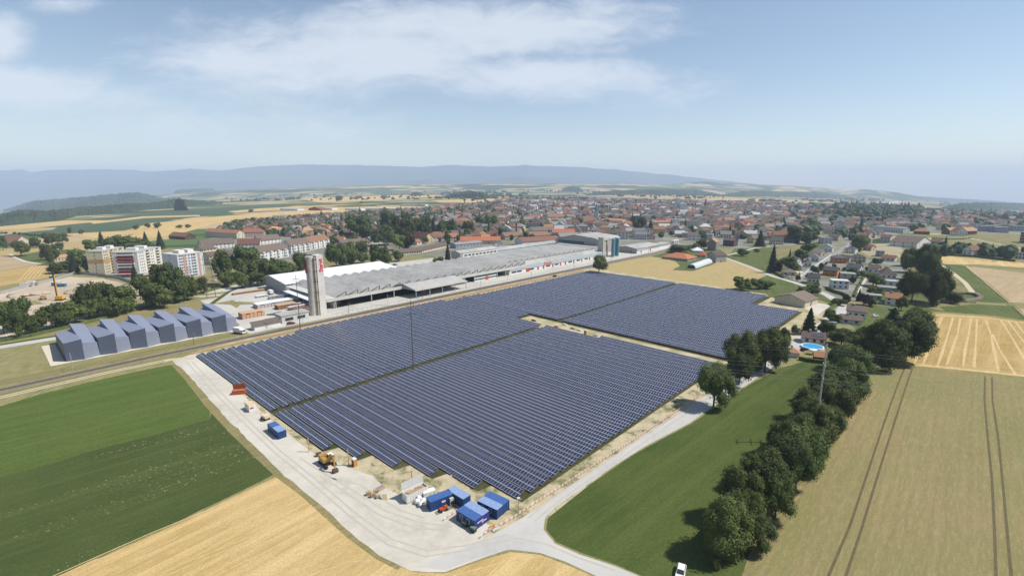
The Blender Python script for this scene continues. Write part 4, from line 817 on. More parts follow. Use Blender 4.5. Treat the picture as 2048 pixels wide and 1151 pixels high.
# three tower blocks
def tower(label,pL,pM,pR,h,wl,accent,land,bal,band=None):
    a=G(*pM); b=G(*pR); l=G(*pL); x=(b-a); x.z=0; W=x.length; x.normalize(); y=Vector((-x.y,x.x,0)); D=abs((l-a).dot(y)); D=max(D,9)
    e=root('tower_block',a,math.atan2(x.y,x.x),label,'apartment tower'); LAND.append((a,land)); OCC.append((a.x,a.y,22))
    MB().box(0,W,0,D,0,h).ob('wall',wl,e); MB().box(-.2,W+.2,-.2,D+.2,h,h+.5).ob('roof',RL['light'],e)
    MB().box(W*.25,W*.25+5,D*.3,D*.7,h+.5,h+3).ob('roof_house',WL['white'],e); MB().box(W*.6,W*.6+5,D*.3,D*.7,h+.5,h+3).ob('roof_house',WL['white'],e)
    fl=8; fh=h/fl
    for f in range(fl):
        for i in range(3): winobj(e,'f',W,W*(.08+i*.07),f*fh+.9,1.1,1.2)
        winobj(e,'l',W,D*.5,f*fh+.9,.9,1.1)
        for i in range(2): winobj(e,'f',W,W*(.56+i*.07),f*fh+.9,1.1,1.2)
    if bal:
        for f in range(fl):
            for q in (.32,.74): MB().box(W*q,W*q+W*.17,-1.1,0,f*fh+.3,f*fh+1.25).ob('balcony',accent,e); winobj(e,'f',W,W*(q+.085),f*fh+1.3,W*.12,1.2)
    else:
        for q in (.22,.78): MB().box(W*q,W*q+1.8,-.12,0,0,h-.3).ob('accent_strip',accent,e)
        for f in range(fl):
            for i in range(4): winobj(e,'f',W,W*(.32+i*.115),f*fh+.9,1.1,1.2)
    if band: MB().box(-.08,0,0,D,h*.49,h*.65).box(-.08,W*.3,-.08,0,h*.49,h*.65).ob('ochre_band',band,e)
    return e,W,D,fh
tower('beige tower block with ochre band and yellow balconies',(187,547),(211,548),(254,537),20.6,WL['cream'],M('yellow balcony',(.66,.46,.16),None,1),'the beige tower block',True,M('ochre band',(.52,.35,.14),None,1))
e,W_,D_,fh=tower('cream tower block with red balcony panels on its end',(254,547),(281,552),(327.5,538),21,WL['white'],WL['cream'],'the cream tower block',True)
for f in range(1,8):
    MB().box(-.9,0,D_*.15,D_*.85,f*fh+.2,f*fh+1.2).ob('balcony',[WL['white'],M('crimson panel',(.45,.03,.05),None,1),M('crimson panel',(.45,.03,.05),None,1),WL['white']][f%4],e); MB().box(-.08,0,D_*.18,D_*.82,f*fh+1.3,f*fh+2.3).ob('window',GLS,e)
tower('pale blue tower block with salmon vertical strips',(336,552),(360,557),(411,549),20,M('wall pale blue',(.66,.70,.74),(.60,.64,.69),.6),M('salmon strip',(.62,.36,.27),None,1),'the pale blue tower block',False)
e=root('parking_deck_roof',G(213,556),math.radians(14),'long flat grey-blue canopy between the tower blocks','canopy'); MB().box(0,38,0,7,2.6,2.9).ob('roof',RL['light'],e)
for x in (1,10,19,28,37): MB().box(x,x+.3,.3,.6,0,2.6).ob('post',LG,e)
# ---------------------------------------------------------------- the rest of the town, copied from a few kinds
PW=['white','cream','white','beige','yellow','pale grey','cream','white','pink','grey']; PROT=[]
for (w,d,h,rk,rh,nf,ns,rows) in ((11,9,5,'x',3.6,3,2,2),(10,11,5.2,'y',3.8,3,2,2),(14,10,5.4,'x',4.4,4,2,2),(12,12,5.6,'h',4,3,3,2),(18,12,8,'x',4.6,5,2,3),(9,9,4.6,'y',3.2,2,2,1),(16,13,9,'h',4.2,4,3,3),(20,13,9,'f',0,6,3,3),(13,10,5.2,'x',4.2,4,2,2)):
    mb=wallmb(MB(),w,d,h,rh,rk)
    for k,q,z,a_,b_ in winpos(w,d,h,nf,ns,rows): winbox(mb,k,w,q,z,a_,b_,1,2)
    for v in range(len(mb.v)): mb.v[v]=(mb.v[v][0]-w/2,mb.v[v][1]-d/2,mb.v[v][2])
    rb=roofmb(MB(),w,d,h,rh,rk); rb.v=[(p[0]-w/2,p[1]-d/2,p[2]) for p in rb.v]
    cbm=MB().box(-.4,.4,.2,1.,h+rh*.6,h+rh+1.2)
    PROT.append((mb.mesh('wall',[WL['white'],GLS,FRM]),rb.mesh('roof',[RL['brown']]),cbm.mesh('chimney',[WL['beige']]),w,d,h,rk,rh))
KINDN={'x':'gabled','y':'gabled','h':'hipped','f':'flat'}
def setm(o,m): o.material_slots[0].link='OBJECT'; o.material_slots[0].material=m
def relphrase(p,used,key):
    best=None
    for q,ph in LAND:
        dd=(q.xy-p.xy).length
        if best is None or dd<best[0]: best=(dd,q,ph)
    dd,q,ph=best; ub,vb=PX(q.x,q.y,q.z); u,v=PX(p.x,p.y,p.z)
    dv=(q.y-p.y); 
    if abs(u-ub)>12*abs(v-vb)*.5: rel='right of' if u>ub else 'left of'
    else: rel='behind' if p.y>q.y else 'in front of'
    k=(key,rel,ph); used[k]=used.get(k,0)+1
    return '%s %s'%(rel,ph),used[k]-1,k
ZN=[([(430,468),(470,447),(560,438),(640,432),(760,424),(860,417),(1000,404),(1005,470),(880,476),(780,470),(700,480),(640,492),(560,470),(480,462)],15.5,['brown','brown','red-brown','orange','brown','grey','brown'],.0,[0,1,2,3,5,8,0,1]),
([(1000,404),(1080,397),(1200,391),(1350,397),(1480,399),(1560,408),(1590,440),(1600,490),(1540,488),(1510,478),(1440,476),(1330,480),(1250,478),(1160,466),(1000,470)],14.2,['red-brown','brown','orange','brown','red-brown','brown','grey','dark grey','grey','light'],-.2,[2,4,4,6,2,3,8,7,1]),
([(1560,405),(1700,414),(1830,420),(2080,425),(2090,458),(1960,460),(1890,464),(1820,455),(1750,458),(1720,480),(1680,482),(1620,480),(1590,450)],16,['brown','brown','red-brown','grey','orange','dark grey'],-.3,[0,1,2,3,4,7,8]),
([(1900,414),(2090,416),(2090,455),(1900,440)],17,['brown','red-brown','orange','grey'],0,[0,1,2,3,8]),
([(1000,404),(1080,397),(1040,388),(980,396)],20,['brown','orange','red-brown'],0,[0,1,2,3]),
([(1330,392),(1480,395),(1600,401),(1560,409),(1440,402)],24,['brown','orange','grey','light'],0,[0,2,3,7]),
([(820,480),(860,470),(930,474),(1000,470),(1000,480),(900,486)],17,['brown','red-brown','orange'],0,[0,1,2,3])]
cand=[]; R2=random.Random(11); GRID={}
def freeat(x,y,r,own=True):
    for (ox,oy,orr) in OCC:
        if (ox-x)**2+(oy-y)**2<(orr+r)**2: return False
    return True
def gridfree(x,y,r):
    gx,gy=int(x//20),int(y//20)
    for i in (-1,0,1):
        for j in (-1,0,1):
            for (a,b) in GRID.get((gx+i,gy+j),()):
                if (a-x)**2+(b-y)**2<r*r: return False
    return True
for zi,(poly,spc,roofs,yw,kinds) in enumerate(ZN):
    us=[p[0] for p in poly]; vs=[p[1] for p in poly]; gp=[G(*p) for p in poly]; x0,x1=min(p.x for p in gp),max(p.x for p in gp); y0,y1=min(p.y for p in gp),max(p.y for p in gp); y1=min(y1,2600)
    n=int((x1-x0)*(y1-y0)/(spc*spc)*2.2)
    for _ in range(min(n,9000)):
        x,y=R2.uniform(x0,x1),R2.uniform(y0,y1); z=terr(x,y); u,v=PX(x,y,z)
        if not inpoly(u,v,poly) or u<-20 or u>2070: continue
        if not gridfree(x,y,spc*R2.uniform(.85,1.15)+ (y>1200)*2): continue
        if y<1300 and not freeat(x,y,spc*.5): continue
        GRID.setdefault((int(x//20),int(y//20)),[]).append((x,y)); k=R2.choice(kinds); cand.append((x,y,z,k,R2.choice(roofs),R2.choice(PW),yw+R2.choice([0,0,math.pi/2,.15,-.1,.3]),R2.uniform(.88,1.15)))
cand.sort(key=lambda c:math.hypot(c[0],c[1]))
NIND=285; used={}; HN=0
hl=[]
for i,(x,y,z,k,rf,wl,yw,s) in enumerate(cand[:NIND]):
    wm,rm,cm_,w,d,h,rk,rh=PROT[k]; e=root('house',(x,y,z-.2),yw,None,'house','small houses of the town'); e.scale=(s,s,s)
    o=link('wall',wm,e); setm(o,WL[wl]); r=link('roof',rm,e); setm(r,RL[rf]); link('chimney',cm_,r) if rk!='f' else None
    key='%s %s with %s %s roof'%(wl,'house' if h<7 else 'block',rf,KINDN[rk]); ph,nn,kk=relphrase(Vector((x,y,z)),used,key); hl.append((e,key,ph,nn,kk)); OCC.append((x,y,7))
for e,key,ph,nn,kk in hl: e['label']=('%s %s'%(key,ph)) if used[kk]==1 else ('%s %s, %s'%(key,ph,('nearest of %d'%used[kk]) if nn==0 else ordw(nn)+' away'))
# farther houses, one mass
mb=MB(); ks=list(WL)[:7]; rs=list(RL); ms_=[WL[k] for k in ks]+[RL[k] for k in rs]
far=cand[NIND:]
for (x,y,z,k,rf,wl,yw,s) in far:
    wm,rm,cm_,w,d,h,rk,rh=PROT[k]; t_=MB(); wallmb(t_,w,d,h,rh,rk,0)
    if wl in ks:
        t_.m=[ks.index(wl)]*len(t_.m)
    a=len(t_.m); roofmb(t_,w,d,h,rh,rk,mi=7+rs.index(rf)); ca,sa=math.cos(yw),math.sin(yw); i0=len(mb.v)
    mb.v+=[(x+((p[0]-w/2)*ca-(p[1]-d/2)*sa)*s,y+((p[0]-w/2)*sa+(p[1]-d/2)*ca)*s,z-.3+p[2]*s) for p in t_.v]; mb.f+=[tuple(i0+j for j in f) for f in t_.f]; mb.m+=t_.m
# outlying hamlets
for (u0,u1,v0,v1,n) in ((420,470,377,382,26),(640,760,372,378,40),(680,800,383,389,30),(900,1024,364,369,40),(1024,1340,366,376,60),(1340,1560,378,386,40),(1880,2060,401,409,60),(330,400,404,410,16),(760,850,379,386,24),(2000,2060,405,425,30)):
    for _ in range(n):
        p=G(R2.uniform(u0,u1),R2.uniform(v0,v1)); w,d,h=R2.uniform(10,28),R2.uniform(9,14),R2.uniform(4,7); c=R2.randrange(7); r=7+R2.randrange(len(rs)); t_=MB(); wallmb(t_,w,d,h,4,'x',c); roofmb(t_,w,d,h,4,'x',mi=r); i0=len(mb.v)
        mb.v+=[(p.x+q[0],p.y+q[1],p.z+q[2]) for q in t_.v]; mb.f+=[tuple(i0+j for j in f) for f in t_.f]; mb.m+=t_.m
o=mb.ob('distant_houses',ms_); tag(o,'mass of distant town and village roofs beyond the nearer houses','houses',None,'stuff')
print('houses',len(cand))
# ---------------------------------------------------------------- trees
LV={'dark green':leafmat('leaf dark',(.030,.050,.015),(.058,.082,.023),(.095,.125,.034)),'green':leafmat('leaf mid',(.042,.066,.018),(.078,.105,.028),(.12,.15,.04)),'light green':leafmat('leaf light',(.09,.13,.03),(.13,.17,.04),(.18,.22,.06)),'purple':leafmat('leaf purple',(.028,.014,.018),(.045,.02,.024),(.06,.03,.03)),'conifer':leafmat('leaf conifer',(.014,.028,.013),(.024,.040,.018),(.035,.055,.024))}
BARK=M('bark',(.13,.10,.075),(.09,.07,.05),2,.9)
def leafq(mb,p,nrm,s,rr):
    a=nrm.orthogonal(); a.rotate(Matrix.Rotation(rr.uniform(0,6.28),3,nrm)); a.normalize(); b=nrm.cross(a).normalized()
    a*=s*rr.uniform(.6,1.1); b*=s*rr.uniform(.45,.8); mb.poly([p-a,p-b*.9,p+a*.9,p+b])
def broad(seed,n,s,core=True,lob=21,low=.14):
    rr=random.Random(seed); mb=MB(); L=[]
    for i in range(lob):
        th=rr.uniform(0,6.28); zz=rr.random()**.8; rad=.39*math.sqrt(max(0,1-(zz*1.6-.75)**2*1.0))*rr.uniform(.55,1.05)
        L.append((Vector((math.cos(th)*rad,math.sin(th)*rad,low+.12+zz*(1-low-.26))),rr.uniform(.10,.215)))
    L.append((Vector((0,0,.50)),.31)); L.append((Vector((.05,0,.74)),.2))
    for i in range(n):
        c,r=L[rr.randrange(len(L))]; d=Vector((rr.gauss(0,1),rr.gauss(0,1),rr.gauss(0,1)+.25)).normalized()
        p=c+d*r*rr.uniform(.72,1.14)*(1+.35*noise.noise(d*4+c*9)); nn=(d+Vector((rr.gauss(0,.5),rr.gauss(0,.5),rr.gauss(0,.5)+.35))).normalized()
        leafq(mb,p,nn,s,rr)
    if core:
        for c,r in L:
            bm=bmesh.new(); bmesh.ops.create_icosphere(bm,subdivisions=2,radius=r*.70,matrix=Matrix.Translation(c)); i0=len(mb.v)
            for v in bm.verts:
                d=(v.co-c); v.co=c+d*(1+.3*noise.noise(v.co*11+Vector((seed,0,0)))); 
            mb.v+=[tuple(v.co) for v in bm.verts]; mb.f+=[tuple(i0+w.index for w in f.verts) for f in bm.faces]; mb.m+=[0]*len(bm.faces); bm.free()
    return mb
def conif(seed,n,s,low=.08,fat=1.):
    rr=random.Random(seed); mb=MB()
    for i in range(n):
        z=rr.random()**1.25; th=rr.uniform(0,6.28); tier=.82+.18*math.sin(z*46+th*2)
        rad=(.5*fat*(1-z)**.85+.012)*tier*rr.uniform(.72,1.04); p=Vector((math.cos(th)*rad,math.sin(th)*rad,low+z*(1-low)-.03*rad))
        d=Vector((math.cos(th),math.sin(th),.35+rr.gauss(0,.3))).normalized(); leafq(mb,p,d,s*(1.15-z*.6),rr)
    mb.tube((0,0,low),(0,0,.96),.36*fat,.02,n=9,cap=True); return mb
def trunk(seed,h=.4,r=.022,limbs=5):
    rr=random.Random(seed); mb=MB().tube((0,0,-.02),(0,0,h),r*1.3,r*.8,n=7,cap=False)
    for i in range(limbs):
        th=rr.uniform(0,6.28); z=rr.uniform(.14,h); q=(math.cos(th)*.24,math.sin(th)*.24,z+.22); mb.tube((0,0,z),q,r*.55,r*.2,n=5,cap=False)
    return mb
TM={}
def tmesh(kind,lod,var):
    k=(kind,lod,var)
    if k in TM: return TM[k]
    cf=kind in('conifer','cypress'); sd=hash((lod,var))%1000+var*17+lod
    sd=lod*100+var*17+(5 if cf else 0)
    if cf: n,s={0:(6500,.030),1:(1300,.055),2:(420,.09)}[lod]; mb=conif(sd,n,s,fat=(1.0 if kind=='conifer' else 1.0))
    else: n,s={0:(15000,.022),1:(2600,.045),2:(650,.065)}[lod]; mb=broad(sd,n,s,low=.10 if lod else .04)
    me=mb.mesh('crown',[LV['conifer' if cf else 'green']]); tr=trunk(sd,.5 if not cf else .3,.022 if lod<2 else .03,6 if lod<2 else 2).mesh('trunk',[BARK]); TM[k]=(me,tr); return TM[k]
TREES=[]; TN=0
def tree(p,w,h,kind='green',lod=1,label=None,group='trees around the town',cat='tree',rz=None):
    global TN; TN+=1
    cf=kind in('conifer','cypress'); me,tr=tmesh(kind if cf else 'b',lod,TN%(4 if lod==0 else 5))
    e=root('conifer' if cf else 'tree',(p.x,p.y,p.z-.15),rz if rz is not None else R.uniform(0,6.28),label,cat,group); e.scale=(w,w,h)
    o=link('crown',me,e); o.data.name='crown'; setm(o,LV['conifer' if cf else kind]); link('trunk',tr,e)
    TREES.append((e,kind,p,h)); return e
def tb(x0,x1,y0,y1,kind='green',lod=1,label=None,group=None,cat='tree'):
    """tree from its outline in the survey picture: left, right, top, foot"""
    p=G((x0+x1)/2,y1); d=dep_of(p); w=(x1-x0)*d/F*(1.12 if lod==0 else 1.22); h=(y1-y0)*d/F/(CP+(575.5-y1)/F*SP)
    h=max(h-w*.5*math.tan(math.asin(min(.9,H/d)))*.30,2.)
    return tree(p,w,h,kind,lod,label,group or 'trees around the town',cat)
# the hedgerow trees on the right, front to back
HR='trees of the long hedge beside the meadow'
for x0,x1,y0,y1,k,l in ((1404,1498,985,1106,'green','large round hedge tree nearest the camera, front of the row by the white car'),
(1418,1442,1108,1136,'green','low round bush at the foot of the front hedge tree'),
(1465,1538,1010,1092,'dark green','dark hedge tree tucked behind the front one on the field side'),
(1442,1515,928,1040,'green','broad light-topped hedge tree, second large one from the camera'),
(1500,1578,920,1035,'dark green','dark hedge tree beside the second large hedge tree, field side'),
(1524,1600,866,960,'dark green','dark hedge tree throwing the mast shadow on the meadow'),
(1570,1640,850,940,'green','hedge tree on the field side just below the grey mast'),
(1560,1625,820,905,'dark green','hedge tree on the meadow side below the grey mast'),
(1600,1665,800,885,'green','hedge tree directly at the foot of the grey mast'),
(1590,1650,775,845,'dark green','narrow hedge tree left of the grey mast'),
(1636,1700,760,845,'green','hedge tree right of the grey mast, lower one'),
(1622,1690,735,810,'dark green','hedge tree behind the grey mast, meadow side'),
(1660,1728,715,800,'green','hedge tree near the field corner, lower one'),
(1668,1732,685,760,'green','hedge tree near the field corner, upper one'),
(1655,1700,690,740,'dark green','dark hedge tree right of the garden shelter'),
(1560,1622,880,975,'dark green','dark hedge tree at the field edge, below and left of the grey mast'),(1520,1580,950,1035,'green','hedge tree at the field edge right of the second large tree'),(1480,1545,905,985,'dark green','dark tree on the meadow side of the mast shadow'),(1598,1648,845,910,'dark green','dark hedge tree hiding the grey mast foot'),(1550,1600,850,920,'green','meadow-side hedge tree left of the mast foot'),(1580,1640,790,860,'green','hedge tree left of the mast at half its height'),(1630,1680,810,880,'dark green','hedge tree right of the mast above its foot'),(1452,1520,970,1062,'green','hedge tree filling between the first and second large crowns'),(1500,1560,890,975,'green','light hedge tree just below the mast shadow'),(1535,1596,835,915,'green','light hedge tree just above the mast shadow'),(1610,1668,768,842,'green','light hedge tree behind the upper mast, meadow side'),(1646,1706,735,800,'green','light hedge tree between the upper mast and field corner'),(1580,1636,872,945,'green','light hedge tree on the verge below the mast foot')):
    tb(x0,x1,y0,y1,k,0,l,HR,'bush' if 'bush' in l else 'tree')
BG='big trees behind the pool garden'
for x0,x1,y0,y1,k,l in ((1728,1800,642,735,'dark green','dark big tree left of the striped stubble field, lowest one'),(1772,1848,632,722,'dark green','large spreading tree at the corner of the striped stubble field'),(1742,1815,612,690,'conifer','dark blue-green conifer amid the big garden trees'),(1795,1858,618,690,'dark green','big tree above the corner of the stubble field'),(1700,1752,650,715,'dark green','dark tree right of the pool house'),(1690,1735,668,722,'green','smaller round tree right of the pool house'),(1638,1668,640,672,'dark green','small dark tree by the front brown-roofed house'),
(1660,1705,655,690,'dark green','dark garden tree below the brown-roofed pair')):
    tb(x0,x1,y0,y1,k,0,l,BG)
DC='dark trees along the hamlet edge'
for x0,x1,y0,y1,k,l in ((1828,1872,489,560,'dark green','tallest near-black tree in front of the huge farmhouse'),(1836,1878,505,575,'dark green','near-black tree right below the tallest one'),(1800,1845,540,605,'dark green','dark brown-green tree left of the hedge arc'),(1845,1893,535,605,'dark green','dark round tree between the hedge arc and the hamlet'),(1858,1888,560,612,'dark green','dark tree just left of the round bush'),(1800,1828,495,532,'green','bright green tree below the huge farmhouse'),(1806,1835,508,545,'green','green tree between the plot and the dark trees'),(1792,1812,592,620,'green','green tree hiding the right corner of the salmon-roofed house'),(1701,1737,470,501,'green','broad round tree at the bend of the street'),(1894,1922,583,606,'green','round bush at the end of the hedge arc')):
    tb(x0,x1,y0,y1,k,0,l,DC)
MT='trees by the solar field path'
for x0,x1,y0,y1,k,l in ((1394,1460,726,812,'green','tree at the solar field corner where the path enters the trees'),(1446,1508,668,756,'green','large light green tree left of the pair by the solar field'),(1496,1562,655,745,'green','large light green tree right of the pair by the solar field'),(1476,1530,662,740,'green','crown filling the middle of the pair by the solar field'),(1530,1574,668,738,'green','right-hand lower crown of the trees by the solar field'),(1455,1500,705,770,'dark green','dark tree under the large pair by the solar field'),(1558,1578,655,690,'green','tree behind the pool hut')):
    tb(x0,x1,y0,y1,k,0,l,MT)
tb(1601,1632,613,668,'cypress',0,'tall dark conical cypress beside the pale brown-roofed hall')
tb(1583,1597,649,668,'green',1,'small round tree left of the conical cypress')
for x0,x1,y0,y1,k,l in ((1184,1211,509,546,'green','lone leaning tree at the far corner of the solar field'),(1467,1497,552,580,'green','round tree at the wheat field corner by the solar rows'),(1500,1523,556,577,'green','second of the three small meadow trees behind the solar rows'),(1524,1546,560,577,'green','thin third of the small meadow trees behind the solar rows'),(1476,1495,496,512,'dark green','small spreading tree in the middle of the sloping meadow'),(1507,1518,497,504,'dark green','tiny tree beside the meadow path'),(1534,1553,488,545,'conifer','tall dark conifer at the street corner'),(1542,1562,520,545,'purple','purple-leaved tree beside the street corner conifer'),(1562,1590,512,540,'dark green','dark garden trees left of the small white houses'),(1590,1612,498,525,'dark green','dark green orchard tree on the sloping meadow edge'),(1605,1630,485,505,'dark green','dark tree left of the wide white gabled house'),(1575,1605,450,485,'dark green','big dark tree behind the brown chalet'),(1603,1632,462,488,'dark green','dark tree left of the white flat block'),(1612,1635,566,590,'green','round tree by the road corner'),(1595,1620,572,592,'green','bush at the meadow bend of the road'),(1712,1722,575,602,'conifer','narrow conifer by the salmon-roofed house garage'),(1715,1738,586,610,'purple','purple tree in front of the low garage'),(1683,1700,588,606,'purple','purple shrub by the road end'),(1735,1752,595,612,'green','green garden tree in front of the low garage'),(1695,1710,535,548,'dark green','small dark tree left of the blue-black roof'),(1730,1762,545,572,'green','garden trees left of the big brown roof'),(1735,1760,570,592,'green','green shrubbery by the grey carport'),(1745,1765,515,530,'green','garden tree left of the small grey house'),(1650,1668,617,640,'green','small tree behind the hall forecourt'),(1655,1680,625,645,'dark green','dark bush beside the forecourt'),(1883,1893,488,512,'conifer','dark pointed conifer behind the near-black trees'),(1665,1690,595,610,'green','hedge clump at the road bend'),(1380,1400,486,500,'dark green','low tree behind the long red-hipped building'),(1342,1380,488,505,'dark green','dark bushes along the sidings'),(1392,1412,476,498,'green','round tree left of the orange-roofed barn'),(1395,1410,460,480,'dark green','dark tree behind the white sidings house'),(1509,1530,460,493,'conifer','large dark conifer right of the yellow gabled house'),(1262,1290,432,465,'dark green','largest dark tree in the town centre'),(1294,1306,436,470,'conifer','slim dark conifer right of the largest town tree')):
    tb(x0,x1,y0,y1,k,1 if y1<600 else 0,l)
SR='street trees between the road and the building site'
for i,(x0,x1,y0,y1,k) in enumerate(((-8,26,604,668,'dark green'),(24,62,592,660,'dark green'),(30,60,618,674,'dark green'),(62,92,624,664,'dark green'),(92,133,604,655,'dark green'),(132,171,600,645,'green'),(160,198,564,634,'dark green'),(180,212,590,634,'dark green'),(196,236,564,628,'dark green'),(228,274,568,624,'green'),(212,244,598,634,'dark green'),(277,312,550,612,'dark green'),(300,341,563,616,'green'),(312,352,524,590,'dark green'),(335,372,535,604,'dark green'),(358,393,550,600,'dark green'),(338,362,584,606,'green'),(391,414,553,587,'dark green'),(430,469,500,570,'dark green'),(442,466,540,575,'green'),(472,497,541,576,'green'),(488,524,516,560,'green'),(500,530,540,572,'dark green'),(524,561,514,568,'dark green'),(548,562,535,563,'green'),(553,590,518,558,'dark green'),(592,623,502,552,'dark green'),(618,640,508,545,'dark green'),(655,692,485,538,'dark green'),(686,714,483,532,'green'),(690,712,505,530,'dark green'),(712,738,480,518,'green'),(714,736,503,526,'green'),(738,764,487,530,'dark green'),(752,780,492,532,'dark green'),(767,775,521,533,'green'))):
    tb(x0,x1,y0,y1,k,1,'%s broadleaf tree, %s from the left in the roadside row behind the sheds'%(k,ordw(i)),SR)
for x0,x1,y0,y1,k,l in ((264,280,526,568,'conifer','narrow conifer against the cream tower block'),(300,308,536,560,'conifer','thin conifer tip right of the cream tower block face'),(196,215,462,500,'conifer','pointed conifer behind the beige tower block, left one'),(286,300,462,495,'conifer','pointed conifer behind the cream tower block'),(314,330,460,498,'conifer','pointed conifer left of the orange farm group'),(888,904,487,530,'conifer','dark column-shaped conifer at the end of the white office block'),(868,888,512,528,'light green','bright yellow-green bush beside the column conifer'),(786,812,468,500,'light green','pale green round tree left of the steep yellow-cream house'),(808,828,470,500,'purple','dark purple tree beside the pale green round tree'),(788,806,500,522,'dark green','small round dark tree before the brown-roofed pavilion'),(30,56,480,512,'green','round tree in front of the rust red barn'),(86,105,486,520,'dark green','dark tree on the field path, left one'),(98,118,490,528,'dark green','dark tree on the field path, right one'),(112,127,484,500,'dark green','single round tree in the wheat field'),(142,170,498,538,'dark green','dark tree clump left of the beige tower block'),(140,160,508,545,'conifer','dark conifer left of the beige tower block'),(170,190,508,545,'dark green','dark tree at the left edge of the beige tower block'),(104,140,522,545,'dark green','dark shrubs around the long house by the building site'),(216,250,470,505,'dark green','dark wood clump behind the beige tower, left part'),(240,290,471,512,'dark green','dark wood clump behind the beige tower, middle part'),(278,305,476,510,'dark green','dark wood clump behind the cream tower, right part'),(172,196,478,502,'green','green tree left of the pointed conifer'),(0,14,470,500,'dark green','dark bush beside the rust red barn'),(470,520,490,548,'dark green','large dark tree in front of the left white terrace'),(64,82,473,496,'dark green','tree clump beside the farm track, left'),(92,118,464,492,'dark green','tree clump beside the farm track, middle'),(118,134,466,486,'dark green','tree clump beside the farm track, right')):
    tb(x0,x1,y0,y1,k,1,l)
PKT='big dark park trees in the town'
for i,(x0,x1,y0,y1,k) in enumerate(((693,735,428,478,'dark green'),(720,745,445,482,'dark green'),(732,748,436,470,'conifer'),(764,788,420,460,'dark green'),(745,772,455,492,'dark green'),(778,806,430,478,'dark green'),(796,830,434,482,'dark green'),(762,790,448,490,'dark green'),(825,845,435,472,'dark green'),(840,862,432,475,'dark green'),(874,892,440,472,'dark green'),(890,912,438,470,'dark green'),(858,876,436,470,'conifer'),(805,824,422,462,'dark green'),(924,948,440,470,'green'),(972,995,430,455,'green'),(950,968,430,452,'dark green'))):
    tb(x0,x1,y0,y1,k,1,'%s, %s from the left in the dark park belt behind the pavilion'%('slim dark conifer' if k=='conifer' else 'big %s tree'%k,ordw(i)),PKT)
for i,(x0,x1,y0,y1) in enumerate(((268,278,449,459),(292,302,446,457),(310,322,444,456),(353,364,449,456),(371,381,448,456),(137,144,454,466),(160,168,458,470),(498,506,418,424),(672,680,391,403),(678,684,391,403),(710,716,394,399),(720,726,402,406))):
    tb(x0,x1,y0,y1,'dark green',2,'small round field tree, %s from the left among the far fields'%ordw(i),'small trees in the far fields')
for i,(x,y) in enumerate(((4,468),(12,468),(30,468),(39,469),(48,470),(56,471),(63,472),(70,472),(77,473))):
    tb(x-3,x+3,y-5,y,'dark green',2,'tiny round orchard tree, %s from the left behind the rust red barn'%ordw(i),'orchard row behind the barn')
# generic town trees: bbox zones in the picture
NTI=300-len(TREES)
tc_=[]; R3=random.Random(5)
TZ=[([(430,468),(470,447),(640,432),(860,417),(1000,404),(1005,470),(880,482),(700,492),(640,500),(560,480)],12,.55),([(1000,404),(1200,391),(1350,397),(1560,408),(1640,470),(1620,490),(1500,478),(1330,482),(1160,466),(1000,470)],13,.66),([(1560,405),(1700,414),(2090,425),(2090,460),(1890,466),(1750,460),(1720,480),(1620,485)],13,.6),([(1665,412),(1690,408),(1840,412),(1850,428),(1760,440),(1680,440)],8,1.),([(1900,412),(2080,412),(2080,450),(1900,440)],12,.8),([(640,478),(780,478),(1000,474),(1160,470),(1160,478),(1000,492),(800,500),(660,492)],14,.5),([(1560,500),(1660,500),(1720,520),(1800,520),(1830,570),(1800,590),(1720,590),(1700,560),(1640,580),(1590,560)],11,.36),([(1870,500),(2060,512),(2060,520),(1870,508)],9,.9),([(1030,400),(1160,388),(1250,388),(1240,398),(1120,404)],16,.9)]
for zi,(poly,spc,dn) in enumerate(TZ):
    gp=[G(*p) for p in poly]; x0,x1=min(p.x for p in gp),max(p.x for p in gp); y0,y1=min(p.y for p in gp),min(2600,max(p.y for p in gp))
    n=int((x1-x0)*(y1-y0)/(spc*spc)*dn)
    for _ in range(min(n,5000)):
        x,y=R3.uniform(x0,x1),R3.uniform(y0,y1); z=terr(x,y); u,v=PX(x,y,z)
        if not inpoly(u,v,poly) or u<-10 or u>2060: continue
        if noise.noise(Vector((x*.006,y*.006,3)))<-.25*dn and dn<.9: continue
        if not gridfree(x,y,7.) and dn<.9: continue
        if y<900 and not freeat(x,y,2.): continue
        tc_.append((x,y,z,R3.choice([6,7,8,9,10,13])*(1.9 if zi==3 else 1.35 if zi in(2,4,8) else 1.),R3.random()))
tc_.sort(key=lambda c:math.hypot(c[0],c[1])); used={}; tl=[]
for i,(x,y,z,s,q) in enumerate(tc_[:NTI]):
    s*=.62 if y<560 else 1.; k='conifer' if q<.14 else ('green' if q<.5 else 'dark green'); p=Vector((x,y,z)); e=tree(p,s*(.45 if k=='conifer' else .9),s*(1.5 if k=='conifer' else 1.),k,2 if y>600 else 1,group='garden trees of the town')
    key='dark conifer' if k=='conifer' else '%s garden tree'%k; ph,nn,kk=relphrase(p,used,key); tl.append((e,key,ph,nn,kk))
for e,key,ph,nn,kk in tl: e['label']=('%s %s'%(key,ph)) if used[kk]==1 else ('%s %s, %s'%(key,ph,('nearest of %d'%used[kk]) if nn==0 else ordw(nn)+' away'))
mb=MB(); ic=[]
bm=bmesh.new(); bmesh.ops.create_icosphere(bm,subdivisions=2,radius=1.); icv=[v.co.copy() for v in bm.verts]; icf=[tuple(v.index for v in f.verts) for f in bm.faces]; bm.free()
